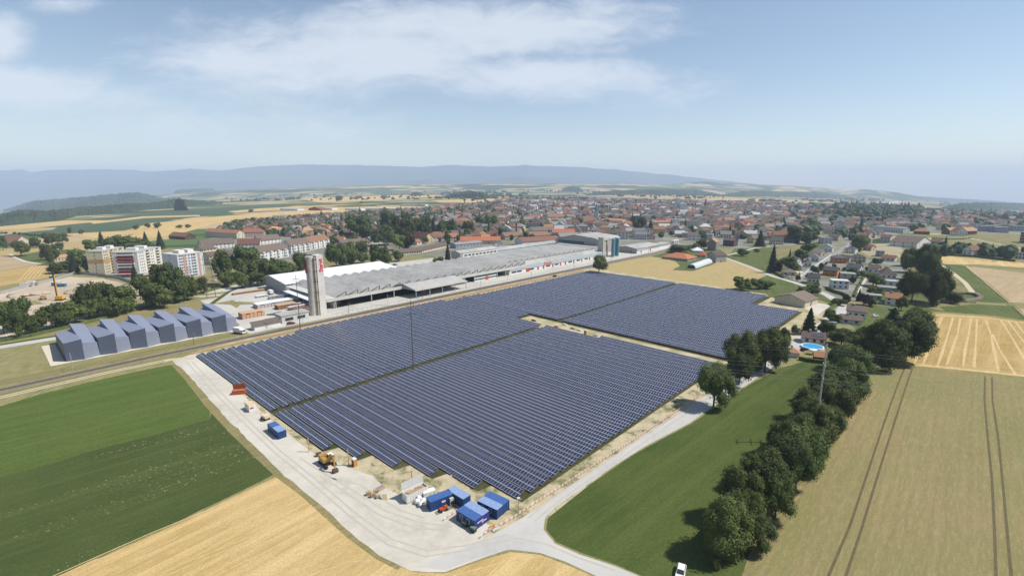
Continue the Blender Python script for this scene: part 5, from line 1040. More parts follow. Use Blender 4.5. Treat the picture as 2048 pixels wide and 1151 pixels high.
def blob(mb,x,y,z,w,h,rr,cone=False,mi=0):
    i0=len(mb.v); off=Vector((rr.random()*50,rr.random()*50,0))
    for c in icv:
        k=1+.55*noise.noise(c*1.7+off)
        if cone: zz=(c.z+1)/2; mb.v.append((x+c.x*w*.5*(1.15-zz)*k,y+c.y*w*.5*(1.15-zz)*k,z+zz*h))
        else: mb.v.append((x+c.x*w*.5*k,y+c.y*w*.5*k,z+h*.5+c.z*h*.5*k))
    mb.f+=[tuple(i0+j for j in f) for f in icf]; mb.m+=[mi]*len(icf)
for (x,y,z,s,q) in tc_[NTI:]: blob(mb,x,y,z,s*(.55 if q<.14 else 1.),s*(1.6 if q<.14 else 1.),R3,q<.14)
for (u0,u1,v0,v1,n,s) in ((640,780,370,384,160,20),(430,1024,384,402,260,16),(790,1024,366,376,360,22),(1024,1400,364,372,420,22),(1400,1640,372,382,300,22),(1640,2060,384,402,420,22),(560,700,376,392,50,18),(880,1024,378,392,70,18),(1040,1500,374,394,420,18),(1500,1760,384,404,200,16),(420,520,372,392,50,18),(1300,1560,386,398,60,16),(1880,2060,404,416,120,16)):
    for _ in range(n):
        p=G(R3.uniform(u0,u1),R3.uniform(v0,v1))
        if noise.noise(Vector((p.x*.0012,p.y*.0012,1)))>-.12: 
            s_=s*R3.uniform(.6,1.2); blob(mb,p.x,p.y,p.z-2,s_*R3.choice([1,1,2.6]),s_,R3)
o=mb.ob('distant_trees',leafmat('leaf far',(.030,.052,.020),(.045,.07,.025))); tag(o,'mass of distant tree crowns among the far roofs and fields','trees',None,'stuff')
# woods: canopies with a real depth
WOODM=M('wood canopy',(.030,.050,.018),(.016,.028,.012),.045,.95,True,(.045,.07,.022),.008)
def wood(label,top,base,depth,rough=6.):
    """top and base: outline points of the wood edge; the canopy runs back from the edge by depth metres"""
    def at(l,u):
        for (a,b),(c,d) in zip(l,l[1:]):
            if a<=u<=c: return b+(d-b)*(u-a)/max(1e-6,c-a)
        return l[0][1] if u<l[0][0] else l[-1][1]
    u0=max(top[0][0],base[0][0]); u1=min(top[-1][0],base[-1][0]); rr=random.Random(int(u0*7+u1)); mb=MB(); N=max(8,int((u1-u0)/2.2)); K=9; 
    for i in range(N+1):
        u=u0+(u1-u0)*i/N; g=G(u,at(base,u)); d=g.y; ed=min(1.,4.*min(i,N-i)/N+.25); vt=at(top,u)
        r_=ray(u,vt)
        for j in range(K):
            f=j/(K-1); y=d+depth*f; x=g.x*y/d
            zt=H+r_[2]/r_[1]*(d+depth*.35)   # canopy height where it crests
            gz=terr(x,y); hh=max(zt-terr(x,d+depth*.35),8.)*ed
            prof=[0,.62,.85,.95,1,1,.97,.85,0][j]; q=Vector((x*.05,y*.05,0))
            mb.v.append((x+rr.uniform(-rough,rough)*.5,y+rr.uniform(-rough,rough)*(j>0),gz-(3 if j in(0,K-1) else 0)+hh*prof+(rough*noise.noise(q)*1.4+rr.uniform(-rough,rough)*.5 if 0<j<K-1 else 0)))
    for i in range(N):
        for j in range(K-1): mb.f.append((i*K+j,(i+1)*K+j,(i+1)*K+j+1,i*K+j+1)); mb.m.append(0)
    o=mb.ob('wood',WOODM); tag(o,label,'wood',None,'stuff')
wood('long dark wood at the left edge beyond the green fields',[(-60,436),(0,431),(49,425),(98,427),(125,424),(168,418),(195,416),(254,410),(312,408),(348,399),(400,397),(445,396)],[(-60,456),(0,450),(68,444),(127,440),(156,432),(234,427),(293,420),(350,417),(400,411),(445,408)],420,5)
wood('high wooded ridge behind the long dark wood at the left',[(8,414),(50,407),(88,405),(150,399),(191,395),(254,388),(310,386),(344,391)],[(8,424),(78,423),(121,419),(195,415),(254,411),(344,404)],900,9)
wood('wooded hilltop right of the high ridge',[(335,388),(351,381),(381,378.5),(430,377),(446,381)],[(335,398),(385,396),(446,391)],800,9)
wood('dark copse standing in the green fields',[(349,401),(362,396),(375,402)],[(349,421),(375,421)],50,3)
wood('thin wooded crest below the blue mountains',[(455,377),(480,373.5),(520,372),(600,368),(652,368)],[(455,382),(652,375)],700,8)
wood('small round wood on the far horizon',[(766,366),(780,363.5),(790,367)],[(766,371),(790,371)],300,6)
wood('wood belt in the middle far fields',[(692,376),(720,374.5),(786,375)],[(692,384),(786,383)],300,6)
wood('low domed wood beyond the industrial sheds',[(817,388),(832,383.5),(850,388)],[(817,391),(850,391)],120,4)
wood('clump of trees around a farm beyond the sheds',[(888,388),(915,385),(940,382),(966,384),(984,388)],[(888,396),(984,397)],90,4)
wood('dark round wood beyond the old town',[(1120,377),(1140,373),(1158,374),(1167,378)],[(1120,384),(1167,384)],200,6)
wood('long wood belt behind the grain silos',[(1172,384),(1240,381),(1300,379),(1400,379),(1440,381)],[(1172,391),(1300,390),(1440,391)],220,6)
wood('wood belt right of the church spire',[(1440,385),(1480,382),(1560,383),(1640,385),(1700,388)],[(1440,393),(1560,393),(1700,396)],260,6)
wood('hazy wood belt toward the right horizon',[(1640,383),(1760,388),(1880,396),(1980,402),(2080,407)],[(1640,390),(1760,395),(1880,402),(2080,413)],500,8)
wood('long low wood behind the right-hand village',[(1880,409),(1960,406),(2080,408)],[(1880,420),(2080,422)],260,6)
# hills and mountains
def ridge(name,prof,dist,depth,foot,mat,rough,seed,step=8.):
    rr=random.Random(seed); mb=MB(); u0,u1=prof[0][0],prof[-1][0]; N=int((u1-u0)/step); K=12
    def at(u):
        for (a,b),(c,d) in zip(prof,prof[1:]):
            if a<=u<=c: return b+(d-b)*(u-a)/(c-a)
        return prof[-1][1]
    for i in range(N+1):
        u=u0+(u1-u0)*i/N; r_=ray(u,at(u)+rr.uniform(-.5,.5)*rough/60); zt=H+r_[2]/r_[1]*dist
        for j in range(K):
            f=j/(K-1)*2-1; y=dist+depth*f; x=r_[0]/r_[1]*y; gz=terr(x,y)+foot; s=math.cos(f*math.pi/2)**1.3
            mb.v.append((x,y,gz+(zt-gz)*s+(rough*2.2*noise.noise(Vector((x*.0011,y*.0007,seed)))*(1-abs(f)) if abs(f)>.1 else 0)))
    for i in range(N):
        for j in range(K-1): mb.f.append((i*K+j,(i+1)*K+j,(i+1)*K+j+1,i*K+j+1)); mb.m.append(0)
    struct(name,mb,mat,smooth=True)
MTM=M('mountain forest',(.035,.06,.05),(.055,.08,.06),.0012,1,True,(.10,.115,.08),.0006)
ridge('mountain',[(-300,338),(-60,340),(0,341),(45,338),(62,344),(100,339),(200,338),(260,339),(300,343),(380,337),(440,341),(520,332),(600,329),(700,330),(760,331),(840,334),(900,330),(980,333),(1060,331),(1160,334),(1240,340),(1330,349),(1440,360),(1530,370),(1600,380)],15500,2600,-20,MTM,70,3)
ridge('mountain',[(-300,352),(0,360),(120,366),(250,369),(330,366),(420,364),(520,360),(640,363),(760,361),(860,358),(960,361),(1024,352),(1120,355),(1200,360),(1280,365),(1340,370)],12800,1200,-20,MTM,45,5)
ridge('hill',[(1290,370),(1340,368),(1385,363),(1410,363),(1450,366),(1520,369),(1580,371),(1640,375),(1690,380),(1730,378),(1790,384),(1830,391),(1850,397)],8200,1200,-10,GM_,22,8)
ridge('hill',[(700,371),(800,369),(900,368),(1024,367),(1150,367),(1280,368),(1400,372),(1500,378)],7200,1300,-10,GM_,10,9)
ridge('hill',[(280,395),(330,389),(420,382),(520,378),(620,374),(760,371),(820,371)],6800,1500,-10,GM_,14,10)
# ---------------------------------------------------------------- building yard things
NAVY=ribbed('navy container paint',(.015,.05,.155),(.022,.065,.20),.3,'X',.45); NAVY_R=M('navy roof paint',(.045,.11,.32),(.07,.15,.38),1.5,.5); PALER=M('faded blue roof',(.20,.30,.52),(.28,.38,.58),1.5,.55)
def container(label,p,yaw,L=6.06,w=2.44,h=2.6,wall=None,roof=None,cat='container',door=True,wins=0,group='blue site containers'):
    e=root('site_container',(p.x,p.y,0.03),yaw,label,cat,group); wall=wall or NAVY
    MB().box(0,L,0,w,.12,h-.06).ob('body',wall,e)
    fr=MB()
    for x in (0,L-.14):
        for y in (-.02,w-.12): fr.box(x-.02,x+.16,y,y+.14,0,h)
    fr.box(-.02,L+.02,-.03,.1,0,.16).box(-.02,L+.02,w-.1,w+.03,0,.16); fr.ob('corner_frame',NAVY if wall is NAVY else wall,e)
    MB().box(-.03,L+.03,-.03,w+.03,h-.06,h).ob('roof',roof or NAVY_R,e)
    if door: MB().box(L,L+.04,.15,w/2-.03,.2,h-.2).box(L,L+.04,w/2+.03,w-.15,.2,h-.2).ob('door',wall,e)
    for i in range(wins):
        x=1.2+i*2.2; q=MB().box(x,x+.95,-.06,0,.85,2.1).ob('window',FRM,e); MB().box(x+.1,x+.85,-.09,-.06,.95,2.0).ob('pane',GLS,q); 
    return e
def at(u,v): p=G(u,v); return Vector((p.x,p.y,0))
fl=at(913,1039); fb=at(950,1061.5); d=(fb-fl).normalized(); yw=math.atan2(d.y,d.x); up=Vector((-d.y,d.x,0))
e=container('blue office container with two white windows and white lettering, foremost by the bins',fl,yw,6.06,2.44,roof=NAVY_R,door=False,wins=2,cat='container')
WT=M('white lettering',(.85,.85,.87),None,2,.5); VIO=M('violet patch',(.045,.03,.28),None,2,.5)
e2=container('pale-roofed blue container joined behind the lettered one',fl+up*2.46,yw,6.06,2.44,roof=PALER,door=False)
MB().box(6.07,6.10,.7,4.2,.5,2.4).ob('violet_panel',VIO,e)
text('connect',.62,WT,e,(6.12,.75,1.45),(math.pi/2,0,math.pi/2)); text('power',.62,WT,e,(6.12,2.3,.95),(math.pi/2,0,math.pi/2))
p=at(954,1021); 
pl=at(955,1019.5); pb=at(991,1037); d=(pb-pl).normalized(); yw2=math.atan2(d.y,d.x); up=Vector((-d.y,d.x,0))
container('pale-roofed blue container with window and door facing the lettered one',pl,yw2,6.06,2.44,roof=PALER,wins=2,door=False); container('darker-roofed blue container, nearest the solar rows',pl+up*2.46,yw2,6.06,2.44,door=False)
# long dark blue store container and its neighbour
c1=at(848,1010); c2=at(861.5,1023); c3=at(900,1008); d=(c3-c2).normalized(); yw3=math.atan2(d.y,d.x)
e=container('long dark blue store container with small white notice beside the big bags',c2,yw3,6.06,2.44,door=False); MB().box(3.0,4.0,-.05,0,1.3,1.75).ob('notice',WT,e); MB().box(-.05,0,.2,1.15,.2,2.4).box(-.05,0,1.25,2.3,.2,2.4).ob('door',NAVY,e)
q1=at(901,1000.5); q2=at(922.5,1014); d=(q2-q1).normalized(); container('pale-roofed blue container set square against the long store container',q1-Vector((d.x,d.y,0))*1.3,math.atan2(d.y,d.x),6.06,2.44,roof=PALER)
# pair further up the yard
a=at(536,861); b=at(562,882); d=(b-a).normalized(); yw4=math.atan2(d.y,d.x); up=Vector((-d.y,d.x,0))
container('blue container with bright blue roof up the yard beside the solar rows',a,yw4,3.8,2.44,2.5,group='blue containers up the yard'); container('blue container with pale grey roof, lower one up the yard',a+Vector((d.x,d.y,0))*3.9,yw4,4.4,2.44,2.5,roof=PALER,group='blue containers up the yard')
# white boxed container
a=at(490,817); b=at(502,827.5); d=(b-a).normalized()
e=root('freight_box',a,math.atan2(d.y,d.x),'white box container with pale yellow ribbed top beside the solar rows','container'); MB().box(0,4.4,0,2.4,.1,2.3).ob('body',WH,e); mb=MB()
for i in range(4): mb.box(i*1.1+.05,i*1.1+1.0,.05,2.35,2.3,2.5)
mb.ob('roof_boards',M('pale timber boards',(.70,.58,.36),(.62,.5,.3),2),e); MB().box(4.41,4.44,.3,1.5,1.2,1.7).ob('red_mark',LRED,e)
def skip(label,p,yaw,L,w,h,mat,lidang,lidmat,fill=None,group=None):
    e=root('skip_container',p,yaw,label,'skip',group); mb=MB(); t=.1
    mb.box(0,L,0,w,.25,.35).box(0,L,0,t,.35,h).box(0,L,w-t,w,.35,h).box(0,t,t,w-t,.35,h).box(L-t,L,t,w-t,.35,h); mb.ob('body',mat,e)
    mb=MB(); x=.3
    while x<L: mb.box(x,x+.1,-.06,-.002,.3,h-.05); x+=.75
    mb.box(-.05,L+.05,-.08,.02,h-.08,h+.03).box(-.05,L+.05,w-.02,w+.08,h-.08,h+.03); mb.ob('rib',mat,e)
    MB().box(0,L,0,.07,0,2.2).ob('lid',lidmat,e,(0,w,h),(lidang,0,0))
    if fill:
        rr=random.Random(3); mb=MB().box(t,L-t,t,w-t,.5,h*.75)
        for i in range(60): 
            x,y,z=rr.uniform(.3,L-1.3),rr.uniform(.2,w-.5),h*.75+rr.uniform(0,.35); mb.box(x,x+rr.uniform(.3,1.3),y,y+rr.uniform(.08,.3),z,z+.07)
        mb.ob('load',fill,e)
    mb=MB()
    for x in (.5,L-.5): mb.tube((x,.1,.13),(x,.3,.13),.13,n=8).tube((x,w-.3,.13),(x,w-.1,.13),.13,n=8)
    mb.ob('roller',ALU,e); return e
TIMB=M('scrap timber',(.55,.40,.25),(.42,.30,.19),3)
a=at(814,1008); b=at(859,987); d=(b-a); skip('long white skip full of scrap timber with its lid raised',a,math.atan2(d.y,d.x),6.2,2.35,2.4,WH,math.radians(-8),M('grey lid',(.60,.60,.58),(.52,.52,.50),1.5),TIMB)
ORP=M('orange skip paint',(.62,.10,.02),(.52,.08,.02),1.5,.5); a=at(464,790); b=at(474,786); d=(b-a)
skip('bright orange skip with its flap lid standing open',a,math.atan2(d.y,d.x)-math.radians(50),4.4,2.2,1.6,ORP,math.radians(10),M('faded orange lid',(.50,.13,.05),(.42,.12,.05),1.5),TIMB)
# excavator
def excavator(label,p,yaw,yel,s=1.,group=None):
    e=root('excavator',p,yaw,label,'excavator',group); e.scale=(s,s,s)
    for y in (-1.35,.85): MB().extx([(y,.12),(y,.8),(y+.5,.8),(y+.5,.12)],-1.9,1.9).tube((-1.9,y,.46),(-1.9,y+.5,.46),.38,n=10).tube((1.9,y,.46),(1.9,y+.5,.46),.38,n=10).ob('track',M('rubber dark',(.03,.03,.03),None,1),e)
    MB().box(-2.1,.7,-1.25,1.25,.95,2.0).box(-2.1,-.9,-1.25,1.25,2.0,2.35).ob('body',yel,e)
    c=MB().box(-.3,1.3,.25,1.2,1.0,2.7).ob('cab',yel,e); MB().box(-.2,1.33,.22,1.23,1.75,2.55).ob('pane',GLS,c); MB().box(-.35,1.35,.2,1.25,2.7,2.78).ob('roof',WH,c)
    b=MB(); b.hexa([(.6,-.5,1.3),(.6,-.1,1.3),(1.1,-.1,1.3),(1.1,-.5,1.3),(2.6,-.5,4.1),(2.6,-.1,4.1),(3.0,-.1,3.8),(3.0,-.5,3.8)]); b.hexa([(2.6,-.5,4.1),(2.6,-.1,4.1),(2.7,-.1,3.7),(2.7,-.5,3.7),(4.4,-.5,3.7),(4.4,-.1,3.7),(4.4,-.1,3.3),(4.4,-.5,3.3)]); b.ob('boom',yel,e)
    MB().hexa([(4.1,-.45,3.8),(4.1,-.15,3.8),(4.5,-.15,3.7),(4.5,-.45,3.7),(4.5,-.45,1.0),(4.5,-.15,1.0),(4.8,-.15,1.0),(4.8,-.45,1.0)]).ob('dipper_arm',yel,e)
    MB().extx([(-.9,.1),(-.9,.9),(.3,.9),(.3,.1)],4.2,5.2).ob('bucket',STEEL,e); mb=MB().tube((1.0,-.3,1.6),(2.5,-.3,3.5),.09,n=6).tube((3,-.3,4.1),(4.2,-.3,3.9),.08,n=6); mb.ob('hydraulic_ram',ALU,e); return e
YEL=M('machine yellow',(.50,.30,.09),(.36,.21,.06),1.5,.45)
p=at(655,928); q=at(672,942); d=q-p; excavator('yellow crawler excavator with its bucket on the gravel between the solar rows and road',p,math.atan2(d.y,d.x),YEL,1.15)
excavator('small yellow excavator on the building site left of the drill rig',G(87,598),2.4,YEL,1.1)
e=root('spare_bucket',at(632,914),.4,'spare dark excavator buckets lying at the end of the first solar row','bucket'); MB().extx([(0,0),(.1,.9),(1.1,1.0),(1.2,.1)],0,1.6).extx([(0,0),(.1,.7),(.8,.8),(.9,.1)],2.0,3.3).ob('shell',STEEL,e)
# little dumper
e=root('dumper',at(531,838),-.6,'small yellow and cream site dumper beside the white box container','vehicle'); MB().box(-1.4,1.4,-.8,.8,.5,1.0).ob('body',M('rust brown paint',(.25,.12,.04),None,1),e); MB().extx([(-.9,.9),(-1.1,1.9),(1.1,1.9),(.9,.9)],-.2,1.7).ob('skip_tub',M('cream paint',(.72,.60,.42),None,1),e)
for x in (-1,1): 
    for y in (-.95,.7): MB().tube((x,y,.42),(x,y+.25,.42),.42,n=12).ob('wheel',MATS['rubber dark'],e)
mb=MB()
for y in (-.7,.7): mb.tube((-1.3,y,1),(-1.3,y,2.4),.05,n=6)
mb.tube((-1.3,-.7,2.4),(-1.3,.7,2.4),.05,n=6); mb.ob('roll_bar',YEL,e)
def toilet(label,p,yaw):
    e=root('portable_toilet',p,yaw,label,'toilet','portable toilets'); MB().box(-.55,.55,-.55,.55,0,2.1).ob('body',M('dark grey plastic',(.10,.11,.14),None,1,.5),e)
    MB().extx([(-.6,2.1),(-.5,2.35),(0,2.5),(.5,2.35),(.6,2.1)],-.6,.6).ob('roof',WH,e); dr=MB().box(.55,.6,-.42,.42,.08,2.0).ob('door',M('orange door',(.75,.27,.03),None,1,.5),e); MB().box(.6,.63,.25,.32,1,1.15).ob('handle',ALU,dr)
toilet('portable toilet with orange door and white roof by the front gravel yard',at(709,931),-.75); toilet('portable toilet with orange door standing in the sandy work strip amid the rows',G(1171,668),-.9)
for u,v,h,l in ((618,903,4.6,'timber post at the end of the first solar row, left of the excavator'),(697.5,930,5.2,'timber post beside the front portable toilet'),(824,964,3.4,'short timber post behind the raised skip lid')):
    e=root('timber_post',at(u,v),.3,l,'post','timber posts'); MB().box(-.12,.12,-.12,.12,-.1,h).ob('post',M('fresh timber',(.66,.44,.22),(.56,.37,.18),2),e); MB().box(-.16,.16,-.16,.16,h,h+.05).ob('cap',ALU,e)
# pallets, bags, bins
def pallet(label,p,yaw,top,h,group='pallets of material on the gravel'):
    e=root('pallet',p,yaw,label,'pallet',group); mb=MB()
    for y in (0,.36,.72): mb.box(0,1.2,y,y+.1,0,.1)
    for i in range(6): mb.box(i*.21,i*.21+.14,0,.82,.1,.13)
    mb.ob('deck',TIMB,e); mb=MB()
    for k in range(int(h/.2)): mb.box(.03,1.17,.02,.8,.14+k*.2,.31+k*.2)
    mb.ob('stacked_goods',top,e)
CARD=M('brown cardboard',(.42,.29,.17),(.36,.25,.14),3)
pallet('pallet of brown boxes, leftmost in the group on the gravel',at(733,992),.5,CARD,.9); pallet('pallet of brown boxes, second from the left on the gravel',at(742,996),.5,CARD,1.); pallet('pallet of brown boxes behind the front ones on the gravel',at(748,988),.5,CARD,.9); pallet('pallet of grey parts, front right of the group on the gravel',at(752,998),.4,ALU,.7)
e=root('parts_crate',at(757,984),.9,'open crate of grey steel parts behind the pallets on the gravel','crate'); mb=MB().box(0,2.2,0,1.2,0,.1).box(0,2.2,0,.06,.1,.8).box(0,2.2,1.14,1.2,.1,.8).box(0,.06,0,1.2,.1,.8); mb.ob('side',TIMB,e); MB().box(.1,2,.1,1.1,.1,.75).ob('steel_parts',ALU,e)
e=root('timber_sheet',at(763,999),.1,'cream plywood sheet leaning and lying beside the pallets','board'); MB().hexa([(0,0,0),(1.6,-.3,0),(1.7,.5,0),(.1,.8,0),(0,.5,1.3),(1.3,.3,1.4),(1.35,.4,1.4),(.05,.6,1.3)]).ob('sheet',M('cream plywood',(.76,.62,.38),None,2),e)
for i,(u,v,g) in enumerate(((834,1006,0),(841,1011,0),(846,1004,0),(838,999,0))):
    e=root('bulk_bag',at(u,v),.3*i,'white bulk bag between skip and blue container, %s from the left'%ordw([0,2,3,1][i]),'bag','white bulk bags'); mb=MB(); blob(mb,0,0,0,1.5,1.25,random.Random(i)); mb.ob('bag',M('white woven plastic',(.80,.80,.80),(.68,.68,.68),2.5),e,smooth=True); MB().tube((-.3,0,1.2),(0,0,1.5),.04,n=5).tube((0,0,1.5),(.3,0,1.2),.04,n=5).ob('strap',WH,e)
e=root('wrapped_pack',at(848,996),.5,'stack wrapped in white and green film behind the bulk bags','pack'); MB().box(0,3.2,0,1.6,0,1.3).ob('stack',M('white green film',(.74,.78,.74),(.30,.50,.36),1.2,lo=.5,hi=.6),e); MB().box(-.02,3.22,-.02,1.62,1.3,1.36).ob('cover',WH,e)
e=root('generator',at(901,1011),yw3,'tall white generator cabinet beside the orange mini tractor','generator'); MB().box(0,1.1,0,.7,0,1.9).ob('cabinet',PG,e); MB().box(.1,1.0,-.03,0,.3,1.2).ob('vent',DKG,e)
e=root('mini_tractor',at(886,1021),yw3,'small orange-red machine parked beside the long blue container','vehicle'); MB().box(-.9,.9,-.35,.35,.45,.95).ob('body',M('red-orange paint',(.55,.10,.03),None,1,.4),e); MB().box(.3,1.2,-.3,.3,.95,1.25).ob('hood',M('red-orange paint',(1,0,0)),e)
for x in (-.7,.8):
    for y in (-.6,.42): MB().tube((x,y,.36),(x,y+.18,.36),.36,n=12).ob('wheel',MATS['rubber dark'],e)
MB().box(-1.9,-.95,-.6,.6,.02,.14).ob('rear_plate',ALU,e); MB().box(1.3,2.0,-.6,.6,.02,.2).ob('front_plate',ALU,e)
BIN=M('dark green bin plastic',(.05,.07,.05),(.04,.055,.04),1,.5)
for (u,v),l in (((930,1051),'dark wheeled bin under the windows, left one'),((947,1062.5),'dark wheeled bin under the windows, right one')):
    e=root('wheeled_bin',at(u,v),yw,l,'bin','wheeled bins'); MB().hexa([(-.6,-.45,.15),(.6,-.45,.15),(.6,.45,.15),(-.6,.45,.15),(-.68,-.5,1.15),(.68,-.5,1.15),(.68,.5,1.15),(-.68,.5,1.15)]).ob('body',BIN,e); MB().extx([(-.55,1.15),(-.4,1.33),(.4,1.33),(.55,1.15)],-.7,.7).ob('lid',M('grey green lid',(.17,.22,.17),None,1),e)
    for x in (-.5,.4): MB().tube((x,-.4,.1),(x+.1,-.4,.1),.1,n=8).ob('wheel',MATS['rubber dark'],e)
# red and white barrier
RW=nt('red white tape'); 
m,t,b=RW; s=nd(t,'ShaderNodeSeparateXYZ'); t.links.new(pos(t,False),s.inputs[0]); t.links.new(mixc(t,mth(t,'GREATER_THAN',mth(t,'FRACT',mth(t,'MULTIPLY',s.outputs[0],.7)),.5),(.74,.70,.66),(.58,.17,.12)),b.inputs['Base Color']); RW=m
def barrier(label,pts,dense=2.8,h=.85):
    g=[at(*p) for p in pts]; e=root('barrier_fence',g[0],0,label,'barrier')
    for a,b in zip(g,g[1:]):
        d=b-a; L=d.length; an=math.atan2(d.y,d.x)
        MB().box(0,L,-.02,.02,h-.15,h).box(0,L,-.02,.02,h-.48,h-.36).ob('striped_plank',RW,e,a-g[0],(0,0,an))
    mb=MB()
    for a,b in zip(g,g[1:]):
        n=max(1,int((b-a).length/dense))
        for k in range(n): q=a.lerp(b,k/n)-g[0]; mb.box(q.x-.05,q.x+.05,q.y-.05,q.y+.05,0,h+.02).box(q.x-.15,q.x+.15,q.y-.1,q.y+.1,0,.08)
    o=mb.ob('post',WH,e); o['kind']='stuff'
barrier('red and white striped barrier planks from the junction along the solar field path',[(961,1076),(980,1062),(1012,1046),(1046,1025),(1064,1012),(1102,988),(1150,957),(1215,915),(1290,866),(1350,826),(1400,793),(1428,778)])
barrier('short red and white barrier left of the lettered container',[(888,1041),(913,1025)])
e=root('site_board',at(977,1061),.62,'orange board and white board standing at the barrier by the junction','sign'); MB().box(0,1.7,-.04,.04,.6,1.1).ob('orange_board',M('orange board paint',(.70,.36,.10),None,1),e); MB().box(.6,2.6,-.9,-.84,.1,.8).ob('white_board',WH,e); MB().box(.1,.16,-.1,.02,0,.6).box(1.5,1.56,-.1,.02,0,.6).ob('leg',ALU,e)
e=root('weather_mast',at(1037,1019),.2,'small weather mast with white head on a rusty pole by the barrier','mast'); MB().tube((0,0,0),(0,0,3.2),.06,n=6).ob('pole',M('rusty pole',(.36,.16,.10),None,1),e); MB().box(-.35,.35,-.2,.2,3.1,3.4).box(-.8,.8,-.03,.03,2.9,2.96).ob('head',WH,e)
e=root('lamp_pole',at(903,984),0,'thin white pole with round white top behind the dark blue container','pole'); MB().tube((0,0,0),(0,0,4.6),.05,n=6).ob('pole',WH,e); MB().tube((0,0,4.6),(0,0,4.85),.2,n=10).ob('head',WH,e)
# work strip clutter
for i,(u,v,l,mt) in enumerate(((1062,641,'dark tarpaulin pile at the left end of the sandy work strip',DKG),(1108,653,'stack of tan boards in the sandy work strip',TIMB),(1124,649,'white crate group left of the toilet in the work strip',WH),(1140,657,'stack of steel rails beside the toilet in the work strip',ALU),(1153,660,'white bag row beside the toilet in the work strip',WH),(1186,671,'pale box right of the toilet in the work strip',PG),(1202,674,'pale crate at the right end of the work strip clutter',PG))):
    e=root('material_stack',G(u,v),ROWYAW,l,'stack'); MB().box(0,3.2,0,1.1,0,.5).ob('lower_pile',mt,e); MB().box(.3,2.4,.1,.9,.5,.85).ob('upper_pile',mt,e)
# ---------------------------------------------------------------- car at the bottom edge and others
def car(label,p,yaw,paint,s=1.,group='parked cars',est=True):
    e=root('parked_car',p,yaw,label,'car',group); e.scale=(s,s,s)
    lo=[(-2.2,.35),(-2.25,.8),(-2.1,.98),(-1.2,1.02),(1.0,1.0),(2.0,.88),(2.22,.7),(2.2,.32)]
    MB().exty(lo,-.88,.88).ob('body',paint,e)
    hi=[(-2.05,.98),(-1.75,1.42),(-1.0,1.5),(.1,1.46),(1.05,1.0)] if est else [(-1.6,1.0),(-1.1,1.42),(-.5,1.48),(.1,1.45),(1.05,1.0)]
    b=MB(); n=len(hi); i0=0; b.v=[(q[0],-.82 if k in(0,n-1) else -.66,q[1]) for k,q in enumerate(hi)]+[(q[0],.82 if k in(0,n-1) else .66,q[1]) for k,q in enumerate(hi)]
    for k in range(n-1): b.f.append((k,n+k,n+k+1,k+1)); b.m.append(0)
    b.f.append(tuple(range(n))); b.m.append(0); b.f.append(tuple(range(2*n-1,n-1,-1))); b.m.append(0); b.ob('cabin',paint,e)
    MB().poly([(1.02,-.72,1.04),(1.02,.72,1.04),(.16,.62,1.455),(.16,-.62,1.455)]).ob('windscreen',GLS,e,(.03,0,.015))
    for sy in (-1,1): MB().poly([(.75,sy*.80,1.07),(.08,sy*.70,1.40),(-1.5,sy*.70,1.40),(-1.8,sy*.80,1.07)]).ob('side_window',GLS,e,(0,sy*.012,.0))
    MB().poly([(-2.04,-.7,1.04),(-2.04,.7,1.04),(-1.80,.6,1.38),(-1.80,-.6,1.38)]).ob('rear_window',GLS,e,(-.02,0,0))
    for x in (-1.35,1.35):
        for y in (-.9,.68): w=MB().tube((x,y,.33),(x,y+.22,.33),.33,n=14).ob('wheel',MATS['rubber dark'],e); MB().tube((x,y-.01 if y<0 else y+.21,.33),(x,y if y<0 else y+.24,.33),.19,n=10).ob('rim',ALU,w)
    for y in (-.7,.45): MB().box(2.15,2.24,y,y+.25,.66,.8).ob('headlight',PG,e)
    return e
WPA=M('white car paint',(.86,.86,.87),None,1,.25); SIL=M('silver car paint',(.45,.46,.48),None,1,.3); DRD=M('dark red car paint',(.16,.02,.03),None,1,.3); BLK=M('black car paint',(.02,.02,.025),None,1,.3)
car('white estate car cut off by the bottom edge beside the hedge',at(1361,1149),math.radians(245),WPA,1.)
for u,v,an,pt,l in ((1642,534,.8,DRD,'dark red car on the street by the orange-walled house'),(1692,496,.8,WPA,'white car at the upper end of the street'),(1571,554,0.1,SIL,'silver car before the yellow-awning bungalow, left one'),(1581,555.5,0.1,WPA,'white car before the yellow-awning bungalow, right one'),(1750,633,.3,WPA,'white car beside the rear brown-roofed house'),(1608,700,.6,BLK,'black car on the drive left of the poolside bungalow'),(431,553,.2,SIL,'silver car behind the roadside trees, left one'),(427,562,.2,WPA,'white car behind the roadside trees, right one'),(582,667-19,.7,DRD,'red and blue car by the low factory hut'),(1990,522,.1,WPA,'white van at the hedge by the stubble strip'),(1110-0,571-18,.9,BLK,'dark car on the factory apron'),(790,530,.6,BLK,'dark car on the road behind the white warehouse')):
    car(l,G(u,v),an,pt,1.,est=True)
